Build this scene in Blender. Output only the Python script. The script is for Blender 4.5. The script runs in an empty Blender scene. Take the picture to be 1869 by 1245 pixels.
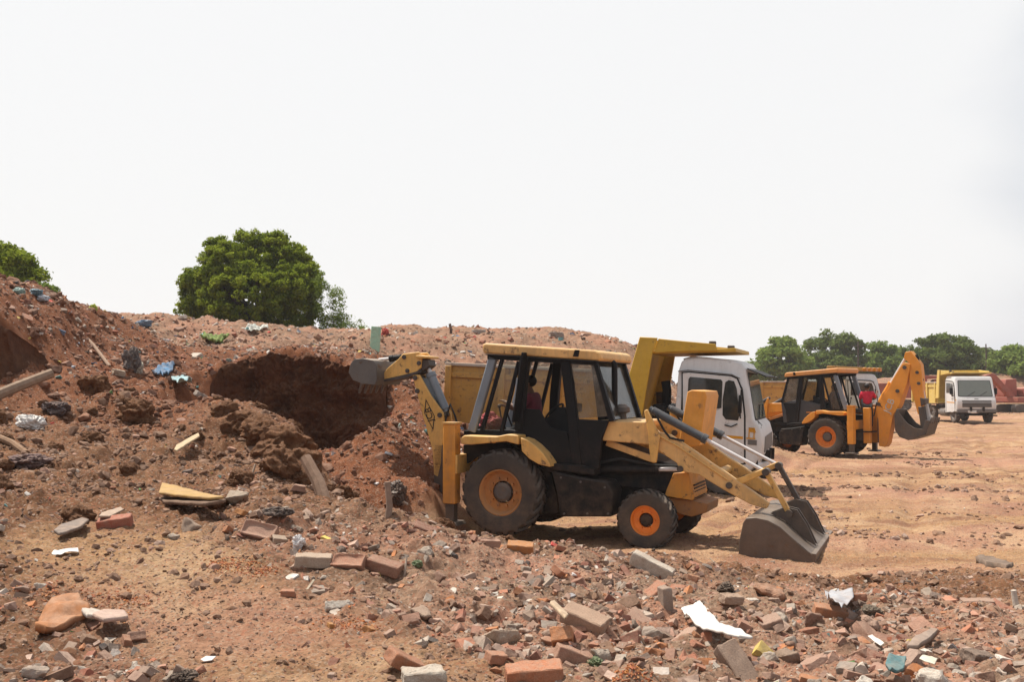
import bpy, bmesh, math, random
import numpy as np
from mathutils import Vector, Matrix, Euler
R = math.radians
rng = np.random.default_rng(7)
random.seed(7)
scn = bpy.context.scene
COL = scn.collection

# ------------------------------------------------------------------ camera
FPX, CX, CY, HOR = 1817.0, 934.5, 622.5, 705.0      # focal length in photo pixels, centre, horizon row
EYE = 2.2
PITCH = math.atan((HOR - CY) / FPX)
cam_d = bpy.data.cameras.new('camera'); cam_d.sensor_width = 36.0
cam_d.lens = 36.0 * FPX / 1869.0
cam_d.clip_start = 0.05; cam_d.clip_end = 6000
cam = bpy.data.objects.new('camera', cam_d); COL.objects.link(cam)
cam.location = (0, 0, EYE); cam.rotation_euler = (R(90) + PITCH, 0, 0)
scn.camera = cam

# ------------------------------------------------------------------ sky and sun
SUN_DIR = Vector((-0.42, 0.30, 1.10)).normalized()     # towards the sun: high, behind the heap, left of the machines
sun_d = bpy.data.lights.new('sun', 'SUN'); sun_d.energy = 5.0; sun_d.angle = R(1.5)
sun_d.color = (1.0, 0.93, 0.83)
sun = bpy.data.objects.new('sun', sun_d); COL.objects.link(sun)
sun.location = SUN_DIR * 60
sun.rotation_euler = (-SUN_DIR).to_track_quat('-Z', 'Y').to_euler()

world = bpy.data.worlds.new('World'); scn.world = world; world.use_nodes = True
wn, wl = world.node_tree.nodes, world.node_tree.links
bg = wn['Background']; bg.inputs[1].default_value = 0.0715
sky = wn.new('ShaderNodeTexSky'); sky.sky_type = 'NISHITA'; sky.sun_disc = False
sky.sun_elevation = math.asin(SUN_DIR.z); sky.sun_rotation = math.atan2(SUN_DIR.x, SUN_DIR.y)
sky.dust_density = 4.0; sky.air_density = 1.5
tc = wn.new('ShaderNodeTexCoord')
mp = wn.new('ShaderNodeMapping'); mp.inputs['Scale'].default_value = (1.3, 1.3, 3.2)
wl.new(tc.outputs['Generated'], mp.inputs['Vector'])
cl = wn.new('ShaderNodeTexNoise'); cl.inputs['Scale'].default_value = 1.7; cl.inputs['Detail'].default_value = 4.0
cl.inputs['Roughness'].default_value = 0.45; cl.inputs['Distortion'].default_value = 0.4
wl.new(mp.outputs[0], cl.inputs['Vector'])
dotn = wn.new('ShaderNodeVectorMath'); dotn.operation = 'DOT_PRODUCT'
wl.new(tc.outputs['Generated'], dotn.inputs[0]); dotn.inputs[1].default_value = Vector((-0.16, 0.93, 0.30)).normalized()
ad = wn.new('ShaderNodeMath'); ad.operation = 'MULTIPLY_ADD'
wl.new(cl.outputs['Fac'], ad.inputs[0]); ad.inputs[1].default_value = 0.30; wl.new(dotn.outputs['Value'], ad.inputs[2])
rp = wn.new('ShaderNodeValToRGB'); wl.new(ad.outputs[0], rp.inputs[0])
rp.color_ramp.elements[0].position = 0.86; rp.color_ramp.interpolation = 'EASE'; rp.color_ramp.elements[0].color = (6.9, 7.25, 7.9, 1)
rp.color_ramp.elements[1].position = 1.08; rp.color_ramp.elements[1].color = (9.9, 9.9, 9.9, 1)
mx = wn.new('ShaderNodeMix'); mx.data_type = 'RGBA'; mx.inputs[0].default_value = 0.93
wl.new(sky.outputs[0], mx.inputs['A']); wl.new(rp.outputs[0], mx.inputs['B'])
wl.new(mx.outputs['Result'], bg.inputs[0])

vs = scn.view_settings
scn.display_settings.display_device = 'sRGB'
vs.view_transform = 'Standard'; vs.look = 'None'; vs.gamma = 1.0; vs.exposure = 0.45; vs.use_curve_mapping = False
scn.render.engine = 'CYCLES'
scn.cycles.use_denoising = True
scn.cycles.max_bounces = 8; scn.cycles.transparent_max_bounces = 12; scn.cycles.volume_bounces = 1

# ------------------------------------------------------------------ pixel <-> space
SA, CA = math.sin(PITCH), math.cos(PITCH)
def ray(px, py):
    u, w = (px - CX) / FPX, -(py - CY) / FPX
    return Vector((u, CA - SA * w, SA + CA * w))
def at(px, py, D):
    r = ray(px, py); return Vector((0, 0, EYE)) + r * (D / r.y)
class Frame:                                            # a machine's own axes: X forward, Y left, Z up
    def __init__(s, M): s.M = M; s.I = M.inverted()
    def __call__(s, px, py, Y):                         # where a line of sight meets the machine's plane Y = const
        o = s.I @ Vector((0, 0, EYE)); d = s.I.to_3x3() @ ray(px, py)
        p = o + d * ((Y - o.y) / d.y); return (p.x, p.z)
    def v(s, px, py, Y):
        x, z = s(px, py, Y); return Vector((x, Y, z))
    def poly(s, pts, Y): return [s(a, b, Y) for a, b in pts]

# ------------------------------------------------------------------ materials
def ramp(nt, a, b):
    n = nt.nodes.new('ShaderNodeValToRGB'); n.color_ramp.elements[0].position = a; n.color_ramp.elements[1].position = b
    return n
def mixc(nt, fac, A, B, blend='MIX'):
    n = nt.nodes.new('ShaderNodeMix'); n.data_type = 'RGBA'; n.blend_type = blend
    for k, s in ((0, fac), ('A', A), ('B', B)):
        if isinstance(s, (int, float)): n.inputs[k].default_value = s
        elif isinstance(s, tuple): n.inputs[k].default_value = (*s[:3], 1)
        else: nt.links.new(s, n.inputs[k])
    return n.outputs['Result']
def noise(nt, vec, scale, detail=4, rough=0.6, dist=0.0):
    n = nt.nodes.new('ShaderNodeTexNoise'); n.inputs['Scale'].default_value = scale; n.inputs['Detail'].default_value = detail
    n.inputs['Roughness'].default_value = rough; n.inputs['Distortion'].default_value = dist
    nt.links.new(vec, n.inputs['Vector']); return n.outputs['Fac']
def sramp(nt, src, a, b):
    n = ramp(nt, a, b); nt.links.new(src, n.inputs[0]); return n.outputs[0]
def math_(nt, op, a, b):
    n = nt.nodes.new('ShaderNodeMath'); n.operation = op
    for k, s in ((0, a), (1, b)):
        if isinstance(s, (int, float)): n.inputs[k].default_value = s
        else: nt.links.new(s, n.inputs[k])
    return n.outputs[0]
def bump(nt, h, dist, strength=1.0):
    n = nt.nodes.new('ShaderNodeBump'); n.inputs['Distance'].default_value = dist; n.inputs['Strength'].default_value = strength
    nt.links.new(h, n.inputs['Height']); return n.outputs[0]
def newmat(name):
    m = bpy.data.materials.new(name); m.use_nodes = True; nt = m.node_tree
    return m, nt, nt.nodes['Principled BSDF']
def objvec(nt):
    return nt.nodes.new('ShaderNodeTexCoord').outputs['Object']
DUST = (0.40, 0.285, 0.19)
def paint(name, col, rough=0.5, dust=0.35, rust=0.3, metal=0.0, fade=0.15, rustcol=(0.10, 0.045, 0.02), scale=1.0, dustcol=DUST, mud=0.3):
    """Weathered paint: blotches of fading, chips of rust, dust that gathers on faces looking up."""
    m, nt, b = newmat(name); L = nt.links
    v = objvec(nt)
    f = noise(nt, v, 3.0 * scale, 5, 0.65)
    c = mixc(nt, sramp(nt, f, 0.35, 0.75), col, tuple(min(1, x * (1 + fade) + fade * 0.12) for x in col))
    st = nt.nodes.new('ShaderNodeMapping'); st.inputs['Scale'].default_value = (9, 9, 1.2); L.new(v, st.inputs[0])
    s = noise(nt, st.outputs[0], 1.6 * scale, 4, 0.6)
    c = mixc(nt, math_(nt, 'MULTIPLY', sramp(nt, s, 0.5, 0.72), 0.4 * rust + 0.25 * dust), c, tuple(0.35 * x + 0.65 * y * 0.5 for x, y in zip(col, dustcol)))
    gm_ = math_(nt, 'MULTIPLY', sramp(nt, noise(nt, v, 1.7, 7, .72, .3), .50, .70), .5 * min(1, dust + rust))
    c = mixc(nt, gm_, c, tuple(.35 * x + .03 for x in col))
    r = noise(nt, v, 7.0 * scale, 8, 0.72)
    c = mixc(nt, math_(nt, 'MULTIPLY', sramp(nt, r, 0.62 - 0.06 * rust, 0.66), min(1, rust * 1.6)), c, rustcol)
    g = nt.nodes.new('ShaderNodeNewGeometry'); sx = nt.nodes.new('ShaderNodeSeparateXYZ'); L.new(g.outputs['Normal'], sx.inputs[0])
    up = sramp(nt, sx.outputs['Z'], 0.25, 0.95)
    d = math_(nt, 'MULTIPLY', math_(nt, 'ADD', math_(nt, 'MULTIPLY', up, 0.75), 0.22), sramp(nt, noise(nt, v, 2.2, 5, 0.65), 0.25, 0.7))
    c = mixc(nt, math_(nt, 'MULTIPLY', d, dust * 1.5), c, dustcol)
    if mud:                                             # splashes of dried mud, thickest low down
        so = nt.nodes.new('ShaderNodeSeparateXYZ'); L.new(v, so.inputs[0])
        mr = nt.nodes.new('ShaderNodeMapRange'); mr.inputs['From Min'].default_value = 1.5; mr.inputs['From Max'].default_value = 0.3; L.new(so.outputs['Z'], mr.inputs[0])
        c = mixc(nt, math_(nt, 'MULTIPLY', math_(nt, 'MULTIPLY', mr.outputs[0], sramp(nt, noise(nt, v, 4.5, 8, .75), .42, .62)), mud), c, (0.20, 0.135, 0.09))
    L.new(c, b.inputs['Base Color']); b.inputs['Metallic'].default_value = metal
    rr = nt.nodes.new('ShaderNodeMapRange'); rr.inputs['To Min'].default_value = rough * 0.8; rr.inputs['To Max'].default_value = min(1, rough * 1.5)
    L.new(f, rr.inputs[0]); L.new(rr.outputs[0], b.inputs['Roughness'])
    L.new(bump(nt, noise(nt, v, 12, 5, 0.6), 0.004), b.inputs['Normal'])
    return m
def flat(name, col, rough=0.8, var=0.25, scale=6, bmp=0.01, spec=0.3, trans=0.0):
    m, nt, b = newmat(name); v = objvec(nt)
    f = noise(nt, v, scale, 6, 0.65)
    c = mixc(nt, sramp(nt, f, 0.3, 0.75), tuple(x * (1 - var) for x in col), tuple(min(1, x * (1 + var)) for x in col))
    nt.links.new(c, b.inputs['Base Color']); b.inputs['Roughness'].default_value = rough; b.inputs['Specular IOR Level'].default_value = spec
    nt.links.new(bump(nt, noise(nt, v, scale * 4, 6, 0.7), bmp), b.inputs['Normal'])
    return m
def glass(name, tint=(0.75, 0.8, 0.78), dirt=0.25, clear=True, dark=(0.02, 0.025, 0.025)):
    m, nt, b = newmat(name); L = nt.links; v = objvec(nt)
    out = nt.nodes['Material Output']
    gl = nt.nodes.new('ShaderNodeBsdfGlossy'); gl.inputs['Roughness'].default_value = 0.06
    if clear:
        tr = nt.nodes.new('ShaderNodeBsdfTransparent'); tr.inputs[0].default_value = (*tint, 1)
    else:
        tr = nt.nodes.new('ShaderNodeBsdfDiffuse'); tr.inputs[0].default_value = (*dark, 1)
    fr = nt.nodes.new('ShaderNodeFresnel'); fr.inputs[0].default_value = 1.5 if clear else 1.75
    fm = math_(nt, 'MULTIPLY', fr.outputs[0], 0.9)
    ms = nt.nodes.new('ShaderNodeMixShader'); L.new(fm, ms.inputs[0]); L.new(tr.outputs[0], ms.inputs[1]); L.new(gl.outputs[0], ms.inputs[2])
    df = nt.nodes.new('ShaderNodeBsdfDiffuse'); df.inputs[0].default_value = (0.42, 0.36, 0.29, 1)
    m2 = nt.nodes.new('ShaderNodeMixShader')
    L.new(math_(nt, 'MULTIPLY', sramp(nt, noise(nt, v, 3.5, 5, 0.7), 0.3, 0.8), dirt), m2.inputs[0])
    L.new(ms.outputs[0], m2.inputs[1]); L.new(df.outputs[0], m2.inputs[2]); L.new(m2.outputs[0], out.inputs[0])
    return m

# ------------------------------------------------------------------ mesh kit
class MB:
    def __init__(s): s.v = []; s.f = []
    def add(s, vs, fs):
        o = len(s.v); s.v += [tuple(p) for p in vs]; s.f += [tuple(i + o for i in f) for f in fs]; return s
    def prism(s, poly, y0, y1):                         # outline in X-Z, given thickness in Y
        n = len(poly)
        vs = [(x, y0, z) for x, z in poly] + [(x, y1, z) for x, z in poly]
        return s.add(vs, [tuple(range(n)), tuple(range(2 * n - 1, n - 1, -1))] + [(i, (i + 1) % n, (i + 1) % n + n, i + n) for i in range(n)])
    def hull(s, a, b):                                  # two matching rings of points joined by faces
        n = len(a)
        return s.add(list(a) + list(b), [tuple(range(n)), tuple(range(2 * n - 1, n - 1, -1))] + [(i, (i + 1) % n, (i + 1) % n + n, i + n) for i in range(n)])
    def box(s, x0, x1, y0, y1, z0, z1):
        return s.prism([(x0, z0), (x1, z0), (x1, z1), (x0, z1)], y0, y1)
    def beam(s, a, b, w, h, up=(0, 0, 1), w1=None, h1=None):
        a, b = Vector(a), Vector(b); d = (b - a).normalized(); up = Vector(up)
        if abs(d.dot(up)) > 0.98: up = Vector((0, 1, 0))
        sd = d.cross(up).normalized(); u = sd.cross(d)
        w1 = w if w1 is None else w1; h1 = h if h1 is None else h1
        q = [(-.5, -.5), (.5, -.5), (.5, .5), (-.5, .5)]
        return s.hull([a + sd * (i * w) + u * (j * h) for i, j in q], [b + sd * (i * w1) + u * (j * h1) for i, j in q])
    def tube(s, pts, r, n=10, caps=True):
        pts = [Vector(p) for p in pts]; k = len(pts)
        rs = list(r) if isinstance(r, (list, tuple)) else [r] * k
        o = len(s.v); prev = None
        for i, p in enumerate(pts):
            d = (pts[min(i + 1, k - 1)] - pts[max(i - 1, 0)]).normalized()
            if prev is None:
                a = d.cross(Vector((0, 0, 1)));  a = a if a.length > 1e-3 else d.cross(Vector((0, 1, 0)))
            else:
                a = prev - d * prev.dot(d)
            a.normalize(); prev = a; b = d.cross(a)
            for j in range(n):
                t = 2 * math.pi * j / n; s.v.append(tuple(p + (a * math.cos(t) + b * math.sin(t)) * rs[i]))
        for i in range(k - 1):
            for j in range(n):
                s.f.append((o + i * n + j, o + i * n + (j + 1) % n, o + (i + 1) * n + (j + 1) % n, o + (i + 1) * n + j))
        if caps:
            s.f.append(tuple(o + j for j in range(n - 1, -1, -1))); s.f.append(tuple(o + (k - 1) * n + j for j in range(n)))
        return s
    def lathe(s, prof, c, n=48):                        # profile of (radius, y) turned about the Y axis through c
        o = len(s.v); k = len(prof); c = Vector(c)
        for r, y in prof:
            for j in range(n):
                t = 2 * math.pi * j / n; s.v.append((c.x + r * math.cos(t), c.y + y, c.z + r * math.sin(t)))
        for i in range(k - 1):
            for j in range(n):
                s.f.append((o + i * n + j, o + i * n + (j + 1) % n, o + (i + 1) * n + (j + 1) % n, o + (i + 1) * n + j))
        return s
    def ball(s, c, r, n=12, m=8):
        r = (r, r, r) if isinstance(r, (int, float)) else r
        vs = []; fs = []
        for i in range(m + 1):
            p = math.pi * i / m
            for j in range(n):
                t = 2 * math.pi * j / n
                vs.append((c[0] + r[0] * math.sin(p) * math.cos(t), c[1] + r[1] * math.sin(p) * math.sin(t), c[2] + r[2] * math.cos(p)))
        for i in range(m):
            for j in range(n): fs.append((i * n + j, i * n + (j + 1) % n, (i + 1) * n + (j + 1) % n, (i + 1) * n + j))
        return s.add(vs, fs)
    def mesh(s, name, m, smooth=True, ang=38):
        me = bpy.data.meshes.new(name); me.from_pydata(s.v, [], s.f)
        bm = bmesh.new(); bm.from_mesh(me)
        bmesh.ops.remove_doubles(bm, verts=bm.verts, dist=1e-5)
        bmesh.ops.recalc_face_normals(bm, faces=bm.faces)
        if smooth:
            for e in bm.edges:
                if len(e.link_faces) == 2: e.smooth = e.calc_face_angle(0) < R(ang)
            for f in bm.faces: f.smooth = True
        bm.to_mesh(me); bm.free()
        if m: me.materials.append(m)
        return me
    def build(s, name, m, parent=None, bevel=0.0, smooth=True, seg=2):
        o = bpy.data.objects.new(name, s.mesh(name, m, smooth)); COL.objects.link(o)
        if parent: o.parent = parent
        if bevel:
            b = o.modifiers.new('bevel', 'BEVEL'); b.width = bevel; b.segments = seg; b.limit_method = 'ANGLE'; b.angle_limit = R(40)
        return o
def tag(o, label=None, cat=None, group=None, kind=None):
    if label: o['label'] = label
    if cat: o['category'] = cat
    if group: o['group'] = group
    if kind: o['kind'] = kind
    return o
def thing(name, label, cat, M=None, group=None):
    o = bpy.data.objects.new(name, None); o.empty_display_size = 0.3; COL.objects.link(o)
    if M is not None: o.matrix_world = M
    return tag(o, label, cat, group)
def text_mesh(txt, size, depth):
    cu = bpy.data.curves.new('lettering', 'FONT'); cu.body = txt; cu.size = size; cu.extrude = depth; cu.align_x = 'CENTER'; cu.align_y = 'CENTER'
    o = bpy.data.objects.new('lettering', cu); COL.objects.link(o)
    dg = bpy.context.evaluated_depsgraph_get(); dg.update()
    me = bpy.data.meshes.new_from_object(o.evaluated_get(dg))
    bpy.data.objects.remove(o); return me
# ------------------------------------------------------------------ terrain
def _hash(ix, iy, seed):
    h = (ix.astype(np.int64) * 374761393 + iy.astype(np.int64) * 668265263 + seed * 1274126177) & 0xFFFFFFFF
    h = ((h ^ (h >> 13)) * 1274126177) & 0xFFFFFFFF
    return ((h ^ (h >> 16)) & 0xFFFFFF).astype(np.float64) / 0xFFFFFF
def gnoise(x, y, seed=0):
    x0 = np.floor(x); y0 = np.floor(y); fx = x - x0; fy = y - y0
    u = fx * fx * fx * (fx * (fx * 6 - 15) + 10); w = fy * fy * fy * (fy * (fy * 6 - 15) + 10)
    def g(ax, ay):
        t = _hash(x0 + ax, y0 + ay, seed) * 2 * math.pi
        return np.cos(t) * (fx - ax) + np.sin(t) * (fy - ay)
    a = g(0, 0); b = g(1, 0); c = g(0, 1); d = g(1, 1)
    return (a + (b - a) * u) * (1 - w) + (c + (d - c) * u) * w      # about -0.7..0.7
def sstep(a, b, x):
    t = np.clip((x - a) / (b - a), 0, 1); return t * t * (3 - 2 * t)
# (column, row, distance) of points that the photograph shows on the ground and the heaps
TP = []
def T(*p):
    for a, b, D in p: TP.append(tuple(at(a, b, D)))
def TZ(*p):                                              # (x, y, z) where the photograph does not look
    TP.extend(p)
# foreground plateau of debris
for px in (-300, 0, 300, 620, 934, 1150, 1400, 1700, 2100): T((px, 1245, 4.25), (px, 1420, 3.2))
TZ((0, 1.5, 0.9), (-2, 1.5, 0.95), (2, 1.5, 0.9), (0, -3, 0.8), (-6, -2, 1.0), (6, -2, 0.6), (-12, 2, 1.6), (12, 2, 0.2), (0, -12, 0.5), (-15, -10, 0.5), (15, -10, 0))
T((0, 1100, 5.3), (300, 1100, 5.5), (600, 1110, 5.4), (934, 1110, 5.6), (1200, 1110, 6.0), (1500, 1120, 6.0), (1800, 1120, 6.1))
T((0, 1000, 6.6), (150, 990, 6.9), (300, 1005, 6.6), (450, 1000, 6.6), (560, 1020, 6.4), (700, 1035, 6.4), (860, 1040, 6.8), (1020, 1050, 7.0), (1200, 1060, 7.4), (1350, 1072, 8.0), (1500, 1070, 8.6), (1650, 1080, 8.2), (1869, 1085, 8.0))
T((0, 920, 8.0), (120, 915, 8.2), (250, 915, 8.3), (330, 925, 8.0), (450, 930, 7.9), (540, 925, 8.0), (620, 930, 7.9), (700, 940, 7.8), (780, 955, 7.8), (860, 980, 7.9), (940, 995, 8.1), (1050, 1008, 8.4), (1200, 1015, 8.7), (1340, 1042, 9.2), (1420, 1053, 9.7))
# behind that crest the ground drops to the yard where the machines stand
TZ((-1.6, 10.2, 0.35), (-0.6, 10.4, 0.15), (0.4, 10.6, 0.05), (1.5, 10.9, 0.0), (2.6, 11.0, 0.0), (3.2, 11.6, -0.05))
for x, y in ((-0.9, 13.6), (0, 13.4), (1, 12.8), (2, 12.4), (3, 12.0), (4, 11.6), (-1, 15.2), (0, 15.8), (1, 15), (2, 14.5), (3, 14), (4, 13.3), (5, 12.5), (-0.3, 17.2), (1, 17.5), (3, 17), (5, 16), (7, 14)): TZ((x, y, 0.0))
TZ((-1.9, 14.6, 0.25), (-1.6, 12.6, 0.15))
# yard to the right
T((1600, 1040, 11.2), (1800, 1035, 11.2), (2000, 1040, 11), (1500, 980, 14.3), (1700, 975, 14.6), (1869, 970, 14.6), (2200, 970, 14.6), (1450, 900, 20.3), (1600, 895, 20.8), (1800, 890, 21.4), (2100, 890, 21.4), (1430, 850, 27.5), (1600, 842, 28.5), (1800, 830, 31.5), (1700, 800, 41), (1869, 790, 47), (1650, 780, 53), (1869, 760, 72))
for x, y in ((8, 24), (5, 22.5), (3, 21.5), (7, 20), (4, 19), (6, 27), (9, 31), (8, 36), (12, 34), (14, 44), (10, 46), (24, 58), (20, 66), (30, 72), (12, 60), (40, 90), (60, 110), (30, 110), (20, 95), (80, 140), (45, 150), (100, 200), (150, 100), (80, 60), (50, 30), (40, 10), (120, 20)): TZ((x, y, 0.0))
TZ((0.5, 20.2, 0.15), (-1, 22.6, 0.35), (1.5, 22.6, 0.25), (-1.6, 20.8, 0.35))
# the earth heap tipped into the pit
T((720, 773, 17.3), (690, 782, 17.0), (640, 805, 16.8), (605, 830, 16.4), (760, 800, 17.2), (790, 850, 16.6), (600, 880, 15.4), (640, 900, 14.7), (700, 880, 15.3), (750, 910, 14.9), (700, 935, 13.6), (800, 920, 15.2), (620, 925, 13.0), (590, 905, 13.6))
T((575, 835, 16.8), (560, 870, 14.6))
# pit wall: lip and foot
_lip = np.array([(372, 716, 785, 17.3), (385, 700, 790, 17.7), (410, 676, 792, 18.4), (450, 662, 800, 18.8), (500, 655, 812, 19.0), (550, 657, 824, 19.0), (600, 664, 826, 18.9), (640, 674, 812, 18.7), (680, 688, 780, 18.5), (700, 700, 765, 18.5)])
for i, a in enumerate(np.arange(372, 701, 30)):
    yt, yf, D = (np.interp(a, _lip[:, 0], _lip[:, k]) for k in (1, 2, 3))
    T((a, yt + 1, D + 0.6), (a, yf, D + 0.12), (a, yf + 4, D - 0.5), (a, yf + 14, D - 1.4), (a, yt - 6, D + 1.3), (a, yt - 15, D + 2.6))
# bank right of the wall, behind the digging arm
T((720, 715, 19.0), (760, 735, 18.6), (720, 765, 18.2), (790, 790, 18.0), (770, 690, 20.5), (720, 672, 21.5), (800, 700, 22.0))
# heap in front of the pit, left of the digging arm
T((395, 745, 13.6), (440, 765, 13.0), (490, 780, 12.6), (530, 800, 12.0), (555, 830, 11.2), (575, 870, 10.2), (600, 905, 9.2), (520, 850, 10.6), (460, 830, 11.2), (400, 810, 11.8), (330, 800, 12.0), (250, 790, 12.0), (430, 880, 9.4), (340, 880, 9.3), (250, 870, 9.6), (150, 860, 10.0), (500, 895, 8.9))
T((560, 815, 13.2), (520, 790, 14.2), (470, 770, 15.2), (430, 760, 16.0))
# left middle ground
T((0, 855, 10.0), (60, 800, 11.3), (0, 770, 12.0), (100, 770, 12.2), (40, 740, 12.9), (140, 740, 13.0), (210, 735, 13.0), (280, 760, 12.9), (330, 745, 14.0), (360, 735, 15.0), (290, 715, 15.8), (340, 705, 16.8), (230, 700, 15.8), (260, 680, 17.2), (330, 680, 18.6), (170, 690, 15.2), (120, 690, 14.4))
# the left hill: a steep cut face, a slope, and its crest
T((-250, 700, 13.2), (0, 702, 13.2), (30, 698, 13.5), (55, 690, 14.0), (80, 680, 14.6), (-250, 592, 14.2), (-120, 592, 14.1), (-60, 594, 14.1), (0, 596, 14.2), (30, 606, 14.4), (52, 628, 14.7), (0, 690, 13.75), (-120, 695, 13.7), (30, 688, 14.0), (-120, 702, 13.2), (-60, 702, 13.2), (70, 600, 15.6), (30, 560, 15.5), (110, 640, 15.6), (150, 650, 16.2), (200, 660, 17.2), (120, 600, 16.6), (180, 610, 18.2), (230, 630, 19.6), (-250, 525, 16.0), (0, 530, 16.0), (60, 538, 16.8), (130, 553, 18.0), (210, 580, 21.0), (170, 567, 19.2))
# upper plateau with its crest, the far mound
T((262, 592, 27), (330, 588, 31), (450, 600, 33), (600, 608, 35), (660, 612, 36), (740, 608, 37), (830, 605, 37), (930, 610, 36), (1000, 612, 36), (1080, 614, 35), (1140, 626, 34), (1175, 640, 33.5))
T((300, 640, 22.5), (400, 635, 24), (500, 632, 25), (600, 635, 25.5), (680, 645, 25.5), (760, 650, 26), (860, 655, 27.5), (960, 650, 28.5), (1060, 655, 28.5), (1140, 670, 28), (380, 660, 20.8), (300, 668, 19.6), (870, 690, 26.3), (1000, 700, 26.0), (1150, 700, 26.5))
TZ((5.6, 29.0, 1.4), (6.5, 33, 1.2), (7.8, 37, 0.8), (5.0, 40, 2.4), (9.0, 42, 0.2))
for x in (-60, -40, -26, -14): TZ((x, 46, 4.2), (x, 62, 3.6), (x, 90, 0.5))
for x in (-4, 3): TZ((x, 48, 4.0), (x, 60, 2.0), (x, 80, 0.3))
TZ((12, 60, 0), (-30, 25, 4.8), (-20, 20, 4.4), (-45, 15, 4), (-30, 5, 3), (-16, 10, 2.8), (-80, 60, 3), (-200, 200, 0), (0, 200, 0), (200, 300, 0), (-300, 0, 0), (300, 0, 0), (0, -300, 0), (-60, -60, 0), (60, -60, 0))
# low rubbish mounds under the far trees
T((1380, 698, 106), (1440, 692, 108), (1540, 692, 110), (1620, 694, 110), (1700, 692, 112), (1800, 680, 116), (1850, 684, 116), (1960, 686, 118))
TZ((40, 102, 0.0), (50, 104, 0.0), (58, 106, 0.0), (28, 98, 0.0), (40, 135, 1.2), (55, 138, 1.2), (25, 130, 1.0), (70, 138, 1.0), (28, 160, 0.0), (60, 165, 0.0), (15, 112, 0.1), (42, 80, 0), (34, 84, 0))
TPa = np.array(TP)
_P = TPa[:, :2]
def _phi(d2): return np.sqrt(d2 + 0.02)
_A = _phi(((_P[:, None, :] - _P[None, :, :]) ** 2).sum(-1))
_n = len(_P); _S = np.zeros((_n + 1, _n + 1)); _S[:_n, :_n] = _A - np.eye(_n) * 0.006; _S[:_n, _n] = 1; _S[_n, :_n] = 1
_w = np.linalg.solve(_S, np.append(TPa[:, 2], 0.0))
def base_h(x, y):
    out = np.empty(x.shape)
    for i in range(0, x.size, 60000):
        sl = slice(i, i + 60000)
        d2 = (x[sl, None] - _P[None, :, 0]) ** 2 + (y[sl, None] - _P[None, :, 1]) ** 2
        out[sl] = _phi(d2) @ _w[:_n] + _w[_n]
    return out
def yard_mask(x, y, hb):                                # 1 on the driven yard, 0 on heaps and debris
    edge = 9.6 + 0.25 * np.maximum(0, x - 3) * 0 - 0.35 * np.maximum(0, x - 4)
    m = sstep(0, 1.4, y - edge + 0.9 * gnoise(x * .6, y * .6, 91)) * sstep(0.75, 0.35, hb)
    right = sstep(-0.2, 0.5, x + 2.2 - 0.05 * y)
    return np.clip(m * np.where(y > 9, right, 0), 0, 1)
def bare(x, y):                                         # trodden bare earth between the heaps in the foreground
    n = .35 * gnoise(x / .8, y / .8, 95) + .2 * gnoise(x / .3, y / .3, 96)
    ax, ay, bx, by = -2.6, 6.6, -.6, 4.2
    t = np.clip(((x - ax) * (bx - ax) + (y - ay) * (by - ay)) / ((bx - ax) ** 2 + (by - ay) ** 2), -.15, 1.2)
    d = np.hypot((x - ax - t * (bx - ax)) / .6, (y - ay - t * (by - ay)) / .68)
    return sstep(1.25, .55, d + n)
def fine_h(x, y, hb, ym):
    r = np.hypot(x, y); fade = 1 / (1 + (r / 90) ** 2)
    br = bare(x, y); rough = (1 - 0.70 * ym) * (1 - .75 * br)
    z = (0.20 + .16 * sstep(20, 27, r)) * gnoise(x / 2.3, y / 2.3, 1) * rough * fade * sstep(6, 13, r)
    z += (0.16 + .26 * sstep(-1.2, -3, x) * sstep(9, 12, r)) * (0.25 - np.abs(gnoise(x / 1.3, y / 1.9, 51))) * rough * fade * sstep(6, 12, r)
    z += 0.20 * (np.abs(gnoise(x / 0.95 + .2*gnoise(x,y,77), y / 0.95, 2)) - 0.2) * rough * fade * sstep(-.45, .25, gnoise(x / 3.1, y / 3.1, 21))
    z *= 1 - .75 * np.exp(-((x + 4.3) ** 2 + (y - 19.2) ** 2) / 9)
    wx = x + 0.16 * gnoise(x / .5, y / .5, 31); wy = y + 0.16 * gnoise(x / .5, y / .5, 32)
    big = np.abs(gnoise(wx / 0.36, wy / 0.36, 3)) - 0.2
    z += 0.14 * big * (0.55 + 0.9 * sstep(-.2, .4, gnoise(x / 1.7, y / 1.7, 8))) * rough
    z += 0.065 * (np.abs(gnoise(wx / 0.15, wy / 0.15, 4)) - 0.2) * (1 - 0.5 * ym) * (1 - .6 * br)
    z += 0.024 * gnoise(x / 0.065, y / 0.065, 5) * (1 - 0.45 * ym)
    z += 0.007 * gnoise(x / 0.028, y / 0.028, 6)
    # wheel ruts winding through the yard
    t = y - 0.0 * x; c = x * 0.92 + y * -0.39 + 0.5 * gnoise(x / 6, y / 6, 12)
    rut = sum(np.exp(-((((c - o) + 40) % 5.3 - 2.6) / 0.22) ** 2) for o in (0, 1.6, 2.2))
    z += ym * (-0.10) * rut * sstep(-.35, .2, gnoise(x / 5, y / 5, 14)) * fade
    z += ym * .10 * (np.abs(gnoise(x / .5, y / .42, 17)) - .2) * sstep(-.1, .45, gnoise(x / 7, y / 5, 18)) * fade
    z += ym * (0.03 * gnoise(x / 1.1, y / 4.0, 15) + .03 * (np.abs(gnoise(x / .21, y / .19, 19)) - .2)) * fade
    return z
def height(x, y):
    x = np.atleast_1d(np.asarray(x, float)); y = np.atleast_1d(np.asarray(y, float))
    hb = base_h(x, y); return hb + fine_h(x, y, hb, yard_mask(x, y, hb))
def H(x, y): return float(height(x, y)[0])
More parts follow.
